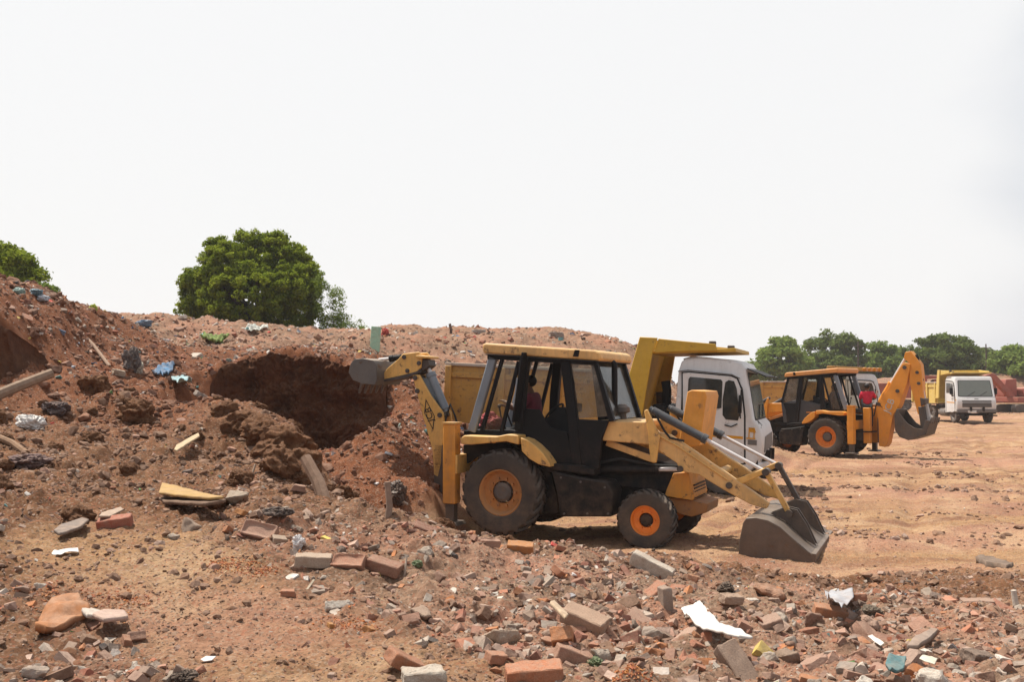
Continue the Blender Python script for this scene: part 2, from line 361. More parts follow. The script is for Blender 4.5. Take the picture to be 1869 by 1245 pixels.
def hit(px, py, dmax=60.0):                             # where a line of sight meets the ground
    r = ray(px, py); D = np.exp(np.linspace(math.log(2.2), math.log(dmax), 900))
    X = r.x / r.y * D; Z = EYE + r.z / r.y * D; h = height(X, D)
    k = np.nonzero(Z < h)[0]
    if len(k) == 0: return None
    i = k[0]; return Vector((X[i], D[i], h[i]))
th = np.concatenate([np.radians(np.linspace(-175, -44, 40)[:-1]), np.radians(np.linspace(-44, 44, 1000)), np.radians(np.linspace(44, 175, 40)[1:])])
rr = np.concatenate([[0.25, 0.8, 1.4, 2.0], np.exp(np.linspace(math.log(2.5), math.log(46), 860)), np.exp(np.linspace(math.log(46.6), math.log(4000), 170))])
TH, RR = np.meshgrid(th, rr)
gx = (np.sin(TH) * RR).ravel(); gy = (np.cos(TH) * RR).ravel()
ghb = base_h(gx, gy); gym = yard_mask(gx, gy, ghb)
gfar = sstep(140, 400, np.hypot(gx, gy))
ghb = ghb * (1 - gfar) - 0.5 * gfar
gz = ghb + fine_h(gx, gy, ghb, gym) * (1 - gfar)
def grid_mesh(name, X, Y, Z, nr, nc, close=False):
    me = bpy.data.meshes.new(name); n = nr * nc
    me.vertices.add(n); me.vertices.foreach_set('co', np.stack([X, Y, Z], 1).ravel())
    i = np.arange(nr - 1)[:, None] * nc + np.arange(nc - 1)[None, :]
    q = np.stack([i, i + nc, i + nc + 1, i + 1], -1).reshape(-1, 4)
    if close:
        j = np.arange(nr - 1) * nc; q = np.vstack([q, np.stack([j + nc - 1, j + 2 * nc - 1, j + nc, j], -1)])
    me.loops.add(q.size); me.loops.foreach_set('vertex_index', q.ravel())
    me.polygons.add(len(q)); me.polygons.foreach_set('loop_start', np.arange(0, q.size, 4)); 
    me.polygons.foreach_set('use_smooth', np.ones(len(q), bool))
    me.update(); return me
gme = grid_mesh('ground', gx, gy, gz, len(rr), len(th), True)
# zones of soil: x = trodden sandy yard, y = red earth, z = grey building debris
def zones(x, y, hb, ym):
    n = gnoise(x / 1.3, y / 1.3, 41) + 0.5 * gnoise(x / .4, y / .4, 42)
    r = np.hypot(x, y)
    red = sstep(11.5, 15.5, r + 1.2 * n) * (1 - ym) * sstep(60, 45, r)
    pit = np.exp(-(((x + 1.9) / 1.9) ** 2 + ((y - 15.6) / 2.0) ** 2) * 1.2)
    red = np.clip(red + pit, 0, 1); br = bare(x, y)
    deb = sstep(9.4, 7.4, r + 0.9 * n + 0.12 * x) * sstep(-3.5, 0.5, x + 1.0 * n + 0.3 * (6 - r)) * (1 - ym)
    top = sstep(22, 27, r + n) * (1 - ym)                # rubble on the far mound
    deb = np.clip(deb + 0.75 * top, 0, 1)
    return np.stack([np.maximum(ym, .85 * br), red * (1 - 0.7 * top), deb * (1 - .85 * br)], -1)
gz3 = zones(gx, gy, ghb, gym)
a = gme.attributes.new('zone', 'FLOAT_VECTOR', 'POINT'); a.data.foreach_set('vector', gz3.ravel())
def soil_material(name='soil', shade_mix=0.0):
    m, nt, b = newmat(name); L = nt.links
    v = objvec(nt)
    at_ = nt.nodes.new('ShaderNodeAttribute'); at_.attribute_name = 'zone'
    sp = nt.nodes.new('ShaderNodeSeparateXYZ'); L.new(at_.outputs['Vector'], sp.inputs[0])
    n1 = noise(nt, v, 0.9, 6, 0.62, 0.3); n2 = noise(nt, v, 5.5, 7, 0.68); n3 = noise(nt, v, 34, 6, 0.75)
    brown = mixc(nt, sramp(nt, n2, 0.32, 0.7), (0.092, 0.041, 0.020), (0.235, 0.118, 0.060))
    redc = mixc(nt, sramp(nt, n2, 0.3, 0.7), (0.100, 0.034, 0.015), (0.215, 0.080, 0.034))
    sand = mixc(nt, sramp(nt, n2, 0.3, 0.72), (0.250, 0.142, 0.070), (0.385, 0.230, 0.117))
    mpp = nt.nodes.new('ShaderNodeMapping'); mpp.inputs['Rotation'].default_value = (0, 0, R(20)); mpp.inputs['Scale'].default_value = (.35, 1.0, 1); L.new(v, mpp.inputs[0])
    n4 = noise(nt, mpp.outputs[0], 1.1, 7, .66, .4); n5 = noise(nt, mpp.outputs[0], .28, 5, .6, .3)
    sand = mixc(nt, math_(nt, 'MULTIPLY', sramp(nt, n4, 0.45, 0.58), 0.85), sand, (0.185, 0.088, 0.050))
    sand = mixc(nt, math_(nt, 'MULTIPLY', sramp(nt, n5, 0.45, 0.60), 0.65), sand, (0.35, 0.185, 0.125))
    sand = mixc(nt, math_(nt, 'MULTIPLY', sramp(nt, n1, 0.50, 0.64), 0.6), sand, (0.45, 0.305, 0.18))
    deb = mixc(nt, sramp(nt, n2, 0.3, 0.7), (0.15, 0.092, 0.060), (0.35, 0.225, 0.150))
    deb = mixc(nt, math_(nt, 'MULTIPLY', sramp(nt, n1, 0.46, 0.62), 0.75), deb, (0.37, 0.185, 0.12))
    c = mixc(nt, sp.outputs[1], brown, redc); c = mixc(nt, sp.outputs[2], c, deb); c = mixc(nt, sp.outputs[0], c, sand)
    ge = nt.nodes.new('ShaderNodeNewGeometry'); sg = nt.nodes.new('ShaderNodeSeparateXYZ'); L.new(ge.outputs['Normal'], sg.inputs[0])
    loose = sramp(nt, sg.outputs['Z'], 0.45, 0.8)       # steep cut faces hold no loose grains
    # grains and crumbs of brick, mortar and ash in the soil itself
    for sc, th_, col, k in ((75, 0.84, (0.36, 0.28, 0.21), 0.40), (62, 0.88, (0.27, 0.10, 0.055), 0.5), (90, 0.88, (0.06, 0.045, 0.035), 0.6)):
        vo = nt.nodes.new('ShaderNodeTexVoronoi'); vo.inputs['Scale'].default_value = sc; L.new(v, vo.inputs['Vector'])
        s2 = nt.nodes.new('ShaderNodeSeparateColor'); L.new(vo.outputs['Color'], s2.inputs[0])
        dm = sramp(nt, vo.outputs['Distance'], 0.55, 0.35)
        f = math_(nt, 'MULTIPLY', math_(nt, 'MULTIPLY', sramp(nt, s2.outputs[0], th_, th_ + 0.02), k), loose)
        c = mixc(nt, f, c, col)
    c = mixc(nt, 0.55, c, sramp2(nt, n3), 'OVERLAY')
    if shade_mix: c = mixc(nt, shade_mix, c, (0.034, 0.016, 0.009))      # shade of the cut faces put into the soil colour
    L.new(c, b.inputs['Base Color']); b.inputs['Roughness'].default_value = 0.95; b.inputs['Specular IOR Level'].default_value = 0.15
    hgt = math_(nt, 'ADD', math_(nt, 'MULTIPLY', n2, 0.6), math_(nt, 'MULTIPLY', n3, 0.4))
    L.new(bump(nt, hgt, 0.05), b.inputs['Normal'])
    return m
def sramp2(nt, src):
    n = ramp(nt, 0.25, 0.75); nt.links.new(src, n.inputs[0])
    n.color_ramp.elements[0].color = (0.25, 0.25, 0.25, 1); n.color_ramp.elements[1].color = (0.78, 0.78, 0.78, 1); return n.outputs[0]
M_SOIL = soil_material(); M_SOIL_SHADE = soil_material('shaded_soil', .50); gme.materials.append(M_SOIL)  # second soil is a darker copy, painting in shade on the cut faces
def cut_face(name, cols, lip, foot, dist, n, amp, seed, over=.12):
    """a raw digger-cut face of earth: rough, hollowed, leaning, with crumbled edges"""
    nu, nv = n; u = np.linspace(cols[0], cols[-1], nu); g = lambda a: np.interp(u, cols, a)
    yl, yf, D = g(lip), g(foot), g(dist) + .18 * gnoise(u / 46, u * 0, seed) + .06 * gnoise(u / 15, u * 0, seed + 1)
    yl = yl + 14 * gnoise(u / 55, u * 0, seed + 10) + 11 * gnoise(u / 24, u * 0, seed + 11) + 5 * gnoise(u / 11, u * 0, seed + 12) + 3 * gnoise(u / 4, u * 0, seed + 13)
    L_ = np.array([tuple(at(a, b, d)) for a, b, d in zip(u, yl, D)]); F_ = np.array([tuple(at(a, b, d)) for a, b, d in zip(u, yf, D - .22)])
    w = np.linspace(-.25, 1.22, nv)[:, None]; wc = np.clip(w, 0, 1)
    X = L_[:, 0] * wc + F_[:, 0] * (1 - wc); Y = L_[:, 1] * wc + F_[:, 1] * (1 - wc); Z = L_[:, 2] * wc + F_[:, 2] * (1 - wc)
    Z = Z + np.minimum(w, 0) * 1.2; Y = Y - np.minimum(w, 0) * .2
    back = np.maximum(w - 1, 0); Y = Y + back * 3.0; Z = Z - back * .75 + .05 * np.sin(np.pi * np.clip((w - .85) / .3, 0, 1))
    edge = np.clip(np.minimum(np.arange(nu), np.arange(nu)[::-1]) / (nu * .10), 0, 1)[None, :]
    s1 = gnoise(X / .55, Z / .4, seed + 2); s2 = np.abs(gnoise(X / .22, Z / .2, seed + 3)) - .2; s3 = np.abs(gnoise(X / .09, Z / .08, seed + 4)) - .2
    s4 = gnoise(X / .18, Z / 1.4, seed + 5)
    d = amp * (1.1 * s1 + .8 * s2 + .45 * s3 + .35 * s4) + over * np.sin(np.clip(w, 0, 1) * np.pi * .5) ** 4 - .10 * np.sin(np.clip(w, 0, 1) * np.pi)
    front = np.clip(1 - back * 6, .15, 1)
    Y = Y - (.10 + d * front) * edge + (1 - edge) * .35; Z = Z + .05 * s2 * edge
    me = grid_mesh(name, X.ravel(), Y.ravel(), Z.ravel(), nv, nu)
    zz = np.tile(np.array([0, 1.0, 0]), (nu * nv, 1)); zz[:, 1] = np.clip(.75 + .8 * gnoise(X / .8, Z / .35, seed + 7), .35, 1).ravel()
    me.attributes.new('zone', 'FLOAT_VECTOR', 'POINT').data.foreach_set('vector', zz.ravel()); me.materials.append(M_SOIL_SHADE)
    o = bpy.data.objects.new(name, me); COL.objects.link(o); return tag(o, kind='structure')
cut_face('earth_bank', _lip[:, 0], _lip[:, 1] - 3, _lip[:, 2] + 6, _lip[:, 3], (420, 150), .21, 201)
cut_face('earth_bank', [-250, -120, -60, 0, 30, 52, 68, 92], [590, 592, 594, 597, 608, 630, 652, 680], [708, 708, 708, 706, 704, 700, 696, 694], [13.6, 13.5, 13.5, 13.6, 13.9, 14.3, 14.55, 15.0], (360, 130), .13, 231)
ground = bpy.data.objects.new('ground', gme); COL.objects.link(ground); tag(ground, kind='structure')
# ------------------------------------------------------------------ loose rubble: shapes
def chunk_mesh(kind, k):
    r = random.Random(k * 7 + len(kind)); bm = bmesh.new()
    if kind == 'brick':                                  # broken brick: a block with some corners knocked off
        L, W, Hh = 0.5, 0.5 * r.uniform(.42, .9), 0.5 * r.uniform(.3, .6)
        pts = []
        for sx in (-1, 1):
            for sy in (-1, 1):
                for sz in (-1, 1):
                    p = Vector((sx * L, sy * W, sz * Hh))
                    if r.random() < .3:
                        c = r.uniform(.15, .6)
                        pts += [p - Vector((sx * L * c, 0, 0)), p - Vector((0, sy * W * c, 0)), p - Vector((0, 0, sz * Hh * c))]
                    else: pts.append(p + Vector([r.uniform(-.04, .04) for _ in range(3)]))
    elif kind == 'flake':
        pts = []
        for i in range(7):
            t = i / 7 * 6.283 + r.uniform(-.3, .3); q = r.uniform(.3, .55)
            for z in (-.04, .05): pts.append(Vector((q * math.cos(t), .75 * q * math.sin(t), z + r.uniform(-.03, .03))))
    elif kind == 'stick':
        pts = [Vector((sx * .5, sy * .03 + (.03 if sx > 0 else 0), sz * .02)) for sx in (-1, 1) for sy in (-1, 1) for sz in (-1, 1)]
    elif kind == 'lump':
        pts = [Vector((r.gauss(0, 1), r.gauss(0, .85), r.gauss(0, .7))).normalized() * r.uniform(.4, .52) for _ in range(22)]
        for p in pts: p.z *= .75
    else:
        pts = [Vector((r.uniform(-.5, .5), r.uniform(-.4, .4), r.uniform(-.32, .32))) for _ in range(14)]
    vs = [bm.verts.new(p) for p in pts]
    res = bmesh.ops.convex_hull(bm, input=vs)
    junk = [g for g in res['geom_interior'] + res['geom_unused'] if isinstance(g, bmesh.types.BMVert)]
    if junk: bmesh.ops.delete(bm, geom=list(set(junk)), context='VERTS')
    bmesh.ops.triangulate(bm, faces=bm.faces)
    bm.verts.index_update()
    V = np.array([v.co[:] for v in bm.verts]); F = np.array([[v.index for v in f.verts] for f in bm.faces]); bm.free()
    return V, F
LIB = {k: [chunk_mesh(k, i) for i in range(n)] for k, n in (('brick', 12), ('stone', 12), ('lump', 10), ('flake', 8), ('stick', 4))}
PAL = {
 'brick': [(0.313, 0.115, 0.064), (0.350, 0.143, 0.083), (0.267, 0.106, 0.069), (0.331, 0.175, 0.120), (0.386, 0.156, 0.064), (0.221, 0.092, 0.064)],
 'stone': [(0.304, 0.267, 0.225), (0.350, 0.294, 0.239), (0.248, 0.216, 0.184), (0.386, 0.340, 0.285), (0.276, 0.202, 0.152), (0.184, 0.156, 0.133)],
 'pink':  [(0.331, 0.216, 0.166), (0.304, 0.184, 0.138), (0.368, 0.262, 0.207), (0.285, 0.161, 0.115)],
 'earth': [(0.147, 0.078, 0.046), (0.193, 0.110, 0.067), (0.120, 0.064, 0.039), (0.221, 0.133, 0.085), (0.166, 0.097, 0.062)],
 'redearth': [(0.129, 0.053, 0.028), (0.166, 0.069, 0.037), (0.101, 0.041, 0.023), (0.193, 0.087, 0.048)],
 'pale':  [(0.534, 0.497, 0.432), (0.460, 0.414, 0.350), (0.589, 0.552, 0.497)],
 'dark':  [(0.046, 0.039, 0.032), (0.074, 0.055, 0.046), (0.055, 0.055, 0.057)],
 'straw': [(.36, .27, .17), (.28, .19, .11), (.42, .35, .26), (.15, .09, .06)],
 'gaudy': [(0.046, 0.147, 0.276), (0.092, 0.276, 0.276), (0.552, 0.552, 0.552), (0.092, 0.230, 0.074), (0.414, 0.055, 0.046), (0.506, 0.386, 0.092), (0.322, 0.368, 0.414)],
}
def rot_mats(n, flatness=1.0):
    """Random rotations; pieces lie roughly on their broad face."""
    yaw = rng.uniform(0, 2 * np.pi, n); pit = rng.normal(0, .45 * flatness, n); rol = rng.normal(0, .45 * flatness, n)
    cy, sy, cp, sp, cr, sr = np.cos(yaw), np.sin(yaw), np.cos(pit), np.sin(pit), np.cos(rol), np.sin(rol)
    Rm = np.empty((n, 3, 3))
    Rm[:, 0] = np.stack([cy * cp, cy * sp * sr - sy * cr, cy * sp * cr + sy * sr], -1)
    Rm[:, 1] = np.stack([sy * cp, sy * sp * sr + cy * cr, sy * sp * cr - cy * sr], -1)
    Rm[:, 2] = np.stack([-sp, cp * sr, cp * cr], -1)
    return Rm
class Scatter:
    def __init__(s): s.V = []; s.F = []; s.C = []; s.n = 0
    def put(s, kind, pos, size, col, sink=0.15, squash=None, flatness=1.0):
        n = len(pos)
        if not n: return
        lib = LIB[kind]; which = rng.integers(0, len(lib), n); Rm = rot_mats(n, flatness)
        sc = np.stack([size, size * rng.uniform(.7, 1.15, n), size * rng.uniform(.7, 1.1, n)], -1)
        for k, (V, F) in enumerate(lib):
            i = np.nonzero(which == k)[0]
            if not len(i): continue
            P = np.einsum('nij,nvj->nvi', Rm[i], V[None] * sc[i][:, None, :])
            P += pos[i][:, None, :]; P[..., 2] += ((0.26 - sink) * size[i])[:, None]
            s.V.append(P.reshape(-1, 3)); s.F.append((F[None] + (np.arange(len(i)) * len(V))[:, None, None] + s.n).reshape(-1, 3)); s.n += len(i) * len(V)
            s.C.append(np.repeat(col[i], len(V), 0))
    def build(s, name, m):
        V = np.concatenate(s.V); F = np.concatenate(s.F); C = np.concatenate(s.C)
        me = bpy.data.meshes.new(name); me.vertices.add(len(V)); me.vertices.foreach_set('co', V.ravel())
        me.loops.add(F.size); me.loops.foreach_set('vertex_index', F.ravel())
        me.polygons.add(len(F)); me.polygons.foreach_set('loop_start', np.arange(0, F.size, 3)); me.polygons.foreach_set('use_smooth', np.zeros(len(F), bool)); me.update()
        a = me.attributes.new('col', 'FLOAT_VECTOR', 'POINT'); a.data.foreach_set('vector', C.ravel())
        me.materials.append(m); o = bpy.data.objects.new(name, me); COL.objects.link(o); return o
def pick(names, w, n):
    flatpal = [np.array(PAL[k]) for k in names]; ch = rng.choice(len(names), n, p=np.array(w) / sum(w)); out = np.empty((n, 3))
    for k, p in enumerate(flatpal):
        i = np.nonzero(ch == k)[0]; out[i] = p[rng.integers(0, len(p), len(i))]
    return out * rng.uniform(.75, 1.25, (n, 1))
def rubble_material():
    m, nt, b = newmat('rubble'); L = nt.links; v = objvec(nt)
    a = nt.nodes.new('ShaderNodeAttribute'); a.attribute_name = 'col'
    n1 = noise(nt, v, 26, 6, 0.7); n2 = noise(nt, v, 9, 4, 0.6)
    c = mixc(nt, math_(nt, 'MULTIPLY', sramp(nt, n2, 0.36, 0.64), 0.52), a.outputs['Vector'], (0.31, 0.205, 0.15))
    c = mixc(nt, 0.5, c, sramp2(nt, n1), 'OVERLAY')
    L.new(c, b.inputs['Base Color']); b.inputs['Roughness'].default_value = 0.92; b.inputs['Specular IOR Level'].default_value = 0.2
    L.new(bump(nt, n1, 0.012), b.inputs['Normal']); return m
M_RUB = rubble_material()
def polar(n, r0, r1, a0=-36, a1=36):
    r = np.exp(rng.uniform(math.log(r0), math.log(r1), n)); t = np.radians(rng.uniform(a0, a1, n))
    return np.sin(t) * r, np.cos(t) * r, r
def steep(x, y):
    e = .12; h = base_h(x, y); return np.hypot(base_h(x + e, y) - h, base_h(x, y + e) - h) / e
def spread(n, r0, r1, a0=-36, a1=36):
    x, y, r = polar(n, r0, r1, a0, a1); hb = base_h(x, y); ym = yard_mask(x, y, hb); z = hb + fine_h(x, y, hb, ym)
    zo = zones(x, y, hb, ym); k = (steep(x, y) < 1.3) | (r < 8)
    x, y, z, r, ym, zo = x[k], y[k], z[k], r[k], ym[k], zo[k]
    return x, y, z, r, ym, zo
def power(n, lo, hi, k=2.6):
    u = rng.uniform(0, 1, n); return (lo ** (1 - k) + u * (hi ** (1 - k) - lo ** (1 - k))) ** (1 / (1 - k))
# fragments of brick, plaster and concrete
S = Scatter()
def rub(n, r0, r1, lo, hi, kk, keepf, names, w, kinds=(('brick', .4), ('stone', .4), ('flake', .2)), a0=-36, a1=36, fixed=False):
    x, y, z, r, ym, zo = spread(n, r0, r1, a0, a1)
    cl = gnoise(x / 1.1, y / 1.1, 61) + .6 * gnoise(x / .35, y / .35, 62)
    n = len(x); keep = rng.uniform(0, 1, n) < np.clip(keepf(x, y, r, ym, zo) * (0.75 + 1.1 * cl), 0, 1)
    x, y, z, r = x[keep], y[keep], z[keep], r[keep]; n = len(x)
    s = power(n, lo, hi, kk) * (1 if fixed else np.clip(r / 6, .6, 3.2))
    c = pick(names, w, n); pos = np.stack([x, y, z], -1); ch = rng.uniform(0, 1, n); acc = 0
    for k, p in kinds:
        i = (ch >= acc) & (ch < acc + p); acc += p; S.put(k, pos[i], s[i], c[i], sink=.30)
mixn = ['brick', 'pink', 'stone', 'earth', 'pale', 'dark', 'gaudy']
rub(90000, 2.6, 10.5, .008, .06, 2.8, lambda x, y, r, ym, zo: (0.08 + 0.9 * zo[:, 2] ** 1.3) * (1 - ym) * (1 - .6 * bare(x, y)), mixn, [26, 30, 24, 12, 3.5, 3, .8])
rub(22000, 2.6, 10.5, .04, .12, 2.9, lambda x, y, r, ym, zo: (0.03 + 0.5 * zo[:, 2]) * (1 - ym) * (1 - .9 * bare(x, y)), mixn, [30, 26, 28, 10, 3, 2, .6], fixed=True)
rub(30000, 8, 24, .010, .05, 2.7, lambda x, y, r, ym, zo: (0.62 - 0.2 * zo[:, 1]) * (1 - ym), mixn, [14, 22, 12, 46, 5, 5, 2])
rub(56000, 20, 48, .010, .085, 2.5, lambda x, y, r, ym, zo: (0.2 + 0.8 * zo[:, 2]) * (1 - ym) * (x < 12), mixn, [30, 34, 18, 8, 9, 4, 5])
rub(22000, 15, 27, .010, .06, 2.6, lambda x, y, r, ym, zo: .7 * (1 - ym) * sstep(15, 19, r), mixn, [26, 34, 18, 14, 7, 4, 4], a1=2)
rub(2600, 15, 42, .022, .075, 2.2, lambda x, y, r, ym, zo: .8 * (1 - ym) * (x < 6), ['gaudy', 'pale', 'dark'], [60, 28, 12], kinds=(('flake', .8), ('stone', .2)))
rub(2600, 3, 24, .03, .20, 2.2, lambda x, y, r, ym, zo: .4 - .25 * bare(x, y), ['straw'], [1], kinds=(('stick', 1.0),), fixed=True)
rub(22000, 8, 75, .008, .035, 2.6, lambda x, y, r, ym, zo: ym * (.15 + .85 * sstep(-.05, .35, gnoise(x / 4.5, y / 3.0, 89))), mixn, [26, 26, 16, 30, 3, 4, 1.2], kinds=(('stone', .6), ('flake', .4)))
rub(2500, 85, 125, .02, .06, 2.4, lambda x, y, r, ym, zo: 0.9 + 0 * r, mixn, [14, 16, 20, 6, 14, 20, 6], a0=12)
for px, py, sd in ((440, 1036, .12), (480, 1042, .07), (80, 1076, .10), (215, 1100, .12), (140, 1095, .14), (1150, 1225, .06), (640, 1140, .10), (410, 1030, .05)):
    p = hit(px, py); n = 260; x = p.x + rng.normal(0, sd, n); y = p.y + rng.normal(0, sd * .9, n)      # crumbled brick
    S.put('brick', np.stack([x, y, height(x, y)], -1), rng.uniform(.004, .016, n), np.array([(.36, .12, .035), (.42, .17, .05), (.33, .10, .045)])[rng.integers(0, 3, n)] * rng.uniform(.8, 1.2, (n, 1)), sink=.2)
rubble = S.build('rubble', M_RUB); tag(rubble, kind='stuff')
# clods of earth
S = Scatter()
def clods(n, r0, r1, lo, hi, kk, keepf, names, w):
    x, y, z, r, ym, zo = spread(n, r0, r1)
    cl = gnoise(x / 1.4, y / 1.4, 71) + .6 * gnoise(x / .5, y / .5, 72)
    n = len(x); keep = rng.uniform(0, 1, n) < np.clip(keepf(x, y, r, ym, zo) * (0.7 + 1.2 * cl), 0, 1)
    x, y, z, r, zo = x[keep], y[keep], z[keep], r[keep], zo[keep]; n = len(x)
    s = power(n, lo, hi, kk) * np.clip(r / 8, .6, 2.6); c = pick(names, w, n)
    red = rng.uniform(0, 1, n) < zo[:, 1]; c[red] = pick(['redearth'], [1], int(red.sum()))
    S.put('lump', np.stack([x, y, z], -1), s, c, sink=.22)
clods(42000, 4, 20, .015, .11, 2.6, lambda x, y, r, ym, zo: (0.75 - 0.45 * zo[:, 2]) * (1 - ym), ['earth', 'pink'], [85, 15])
clods(16000, 9, 30, .02, .12, 2.4, lambda x, y, r, ym, zo: (0.6 - 0.3 * zo[:, 2]) * (1 - ym), ['earth'], [1])
clods(1500, 8.5, 20, .05, .13, 2.6, lambda x, y, r, ym, zo: .55 * (1 - ym) * (x < -0.8) * (1 - .6 * zo[:, 2]), ['earth'], [1])
clods(20000, 15, 40, .02, .10, 2.4, lambda x, y, r, ym, zo: .8 * ym * sstep(.0, .35, gnoise(x / 3.5, y / 2.2, 88) + .35 * np.exp(-((x - 7.5) / 3) ** 2 - ((y - 26) / 4) ** 2)), ['earth', 'pink'], [80, 20])
clods(7000, 9, 50, .010, .035, 2.6, lambda x, y, r, ym, zo: .6 * ym, ['pink', 'earth'], [60, 40])
clod = S.build('soil_clods', M_RUB); tag(clod, kind='stuff')
# ------------------------------------------------------------------ materials of the machines
M_YEL = paint('worn_yellow', (0.62, 0.34, 0.07), 0.5, 0.48, 0.72, fade=0.28)
M_YEL2 = paint('dusty_hood_yellow', (0.62, 0.36, 0.115), 0.55, 0.5, 0.7, fade=0.28)
M_ORG = paint('deep_yellow', (0.62, 0.25, 0.018), 0.45, 0.3, 0.65)
M_RIM = paint('orange_rim', (0.70, 0.19, 0.006), 0.5, 0.15, 0.3, mud=.1)
M_RIMOLD = paint('rusty_rim', (0.40, 0.16, 0.03), 0.6, 0.35, 0.95)
M_BLK = paint('black_paint', (0.009, 0.009, 0.010), 0.5, 0.06, 0.06, fade=0.0, dustcol=(0.09, 0.068, 0.05)); M_BLK.node_tree.nodes['Principled BSDF'].inputs['Specular IOR Level'].default_value = 0.16
M_BLU = paint('blue_grey_post', (0.16, 0.19, 0.22), 0.45, 0.2, 0.15)
M_STEEL = paint('worn_steel', (0.085, 0.062, 0.048), 0.45, 0.34, 0.7, metal=0.25, dustcol=(0.36, 0.29, 0.225))
M_STEELD = paint('dark_steel', (0.05, 0.042, 0.038), 0.5, 0.22, 0.7, metal=0.3)
M_ROD = flat('chrome_rod', (0.62, 0.58, 0.56), 0.22, 0.08, 8, 0.001, 0.9)
M_TYRE = paint('tyre_rubber', (0.040, 0.036, 0.033), 0.9, 0.55, 0.1, fade=.1, dustcol=(0.17, 0.13, 0.10)); M_TYRE.node_tree.nodes['Principled BSDF'].inputs['Specular IOR Level'].default_value = 0.2
M_TYRE2 = paint('dusty_rubber', (0.05, 0.044, 0.04), 0.9, 0.75, 0.1, dustcol=(0.22, 0.17, 0.135))
M_HUB = paint('hub_grey', (0.05, 0.05, 0.052), 0.6, 0.35, 0.3)
M_GLASS = glass('cab_glass', (0.86, 0.88, 0.84), 0.16)
M_GLASSQ = glass('hazy_glass', (0.72, 0.74, 0.70), 0.62)
M_GLASSD = glass('dark_glass', clear=False, dirt=0.10)
M_RUBBER = flat('black_rubber', (0.02, 0.02, 0.02), 0.7, 0.2, 8)
M_SEAT = flat('black_vinyl', (0.018, 0.017, 0.018), 0.55, 0.3, 8)
M_LOGO = flat('black_lettering', (0.02, 0.02, 0.018), 0.6, 0.2, 10)
M_LOGOG = flat('grey_lettering', (0.42, 0.43, 0.40), 0.6, 0.2, 10)
M_LAMP = flat('lamp_glass', (0.55, 0.55, 0.52), 0.15, 0.1, 12, 0.002, 0.8)

def wheel(parent, c, R_, w, rr, side, rim_m, lug=24, hub=0.32, tyre_m=None, bolts=8, face=0.10):
    """side = -1: outer face looks to -Y.  wheel (rim) > tyre, hub"""
    s = side; W = w / 2
    rim = MB()
    prof = [(rr * 1.02, W * .82), (rr * .97, W * .86), (rr * .93, W * .80), (rr * .88, W * .45), (rr * .84, W * face), (rr * hub * 1.2, W * face * .8), (rr * hub * 1.15, W * face * .9)]
    prof += [(rr * hub * 1.15, -W * .5), (rr * 1.0, -W * .5), (rr * 1.02, -W * .8)]
    rim.lathe([(r, s * y) for r, y in prof], c, 40)
    for k in range(bolts):                               # wheel nuts and hand holes
        t = 2 * math.pi * k / bolts; q = rr * .60
        p = Vector((c[0] + q * math.cos(t), c[1] + s * W * face, c[2] + q * math.sin(t)))
        rim.tube([p - Vector((0, s * .02, 0)), p + Vector((0, s * .03, 0))], rr * .06, 6)
    o = rim.build('wheel', rim_m, parent)
    ty = MB()
    tp = [(rr * 1.0, W * .80), (rr * 1.06, W * .93), (rr + (R_ - rr) * .45, W * 1.04), (rr + (R_ - rr) * .75, W * 1.0), (R_ * .925, W * .86), (R_ * .945, W * .4), (R_ * .948, 0)]
    tp = tp + [(r, -y) for r, y in tp[-2::-1]]
    ty.lathe([(r, s * y) for r, y in tp], c, 56)
    for k in range(lug):                                 # tread bars, slanted, alternating
        for sd in (1, -1):
            t = 2 * math.pi * (k + (.5 if sd < 0 else 0)) / lug; dt = 2 * math.pi / lug * .42; ring = []
            for (yy, tt, rr_) in ((.08, .75, R_ * 1.0), (.55, .35, R_ * .998), (.93, 0.0, R_ * .955), (1.02, 0.0, R_ * .90)):
                tc_ = t + tt * 2 * math.pi / lug
                ring.append([(c[0] + q * math.cos(tc_ + d), c[1] + sd * yy * W, c[2] + q * math.sin(tc_ + d)) for d, q in ((-dt / 2, rr_ * .925), (-dt / 2 * .8, rr_), (dt / 2 * .8, rr_), (dt / 2, rr_ * .925))])
            for a_, b_ in zip(ring, ring[1:]): ty.hull(a_, b_)
    ty.build('tyre', tyre_m or M_TYRE, o)
    hb = MB(); hb.tube([(c[0], c[1] - s * .1, c[2]), (c[0], c[1] + s * W * .45, c[2]), (c[0], c[1] + s * W * .62, c[2])], [rr * hub, rr * hub, rr * hub * .7], 16)
    for k in range(6):
        t = 2 * math.pi * k / 6; hb.ball((c[0] + rr * hub * 1.05 * math.cos(t), c[1] + s * W * .2, c[2] + rr * hub * 1.05 * math.sin(t)), rr * .07, 6, 4)
    hb.build('hub', M_BLK if bolts == 6 else M_HUB, o)
    return o
def ram(parent, a, b, split, rb, rrod, name='hydraulic_ram', m=None):
    a, b = Vector(a), Vector(b); d = (b - a).normalized(); s = a + (b - a) * split
    o = MB().tube([a, a + d * .04, a + d * .05, s - d * .07, s - d * .065, s], [rb * .8, rb * .8, rb, rb, rb * 1.18, rb * 1.18], 14).build(name, m or M_BLK, parent)
    MB().tube([s, b], rrod, 12).build('piston_rod', M_ROD, o); return o

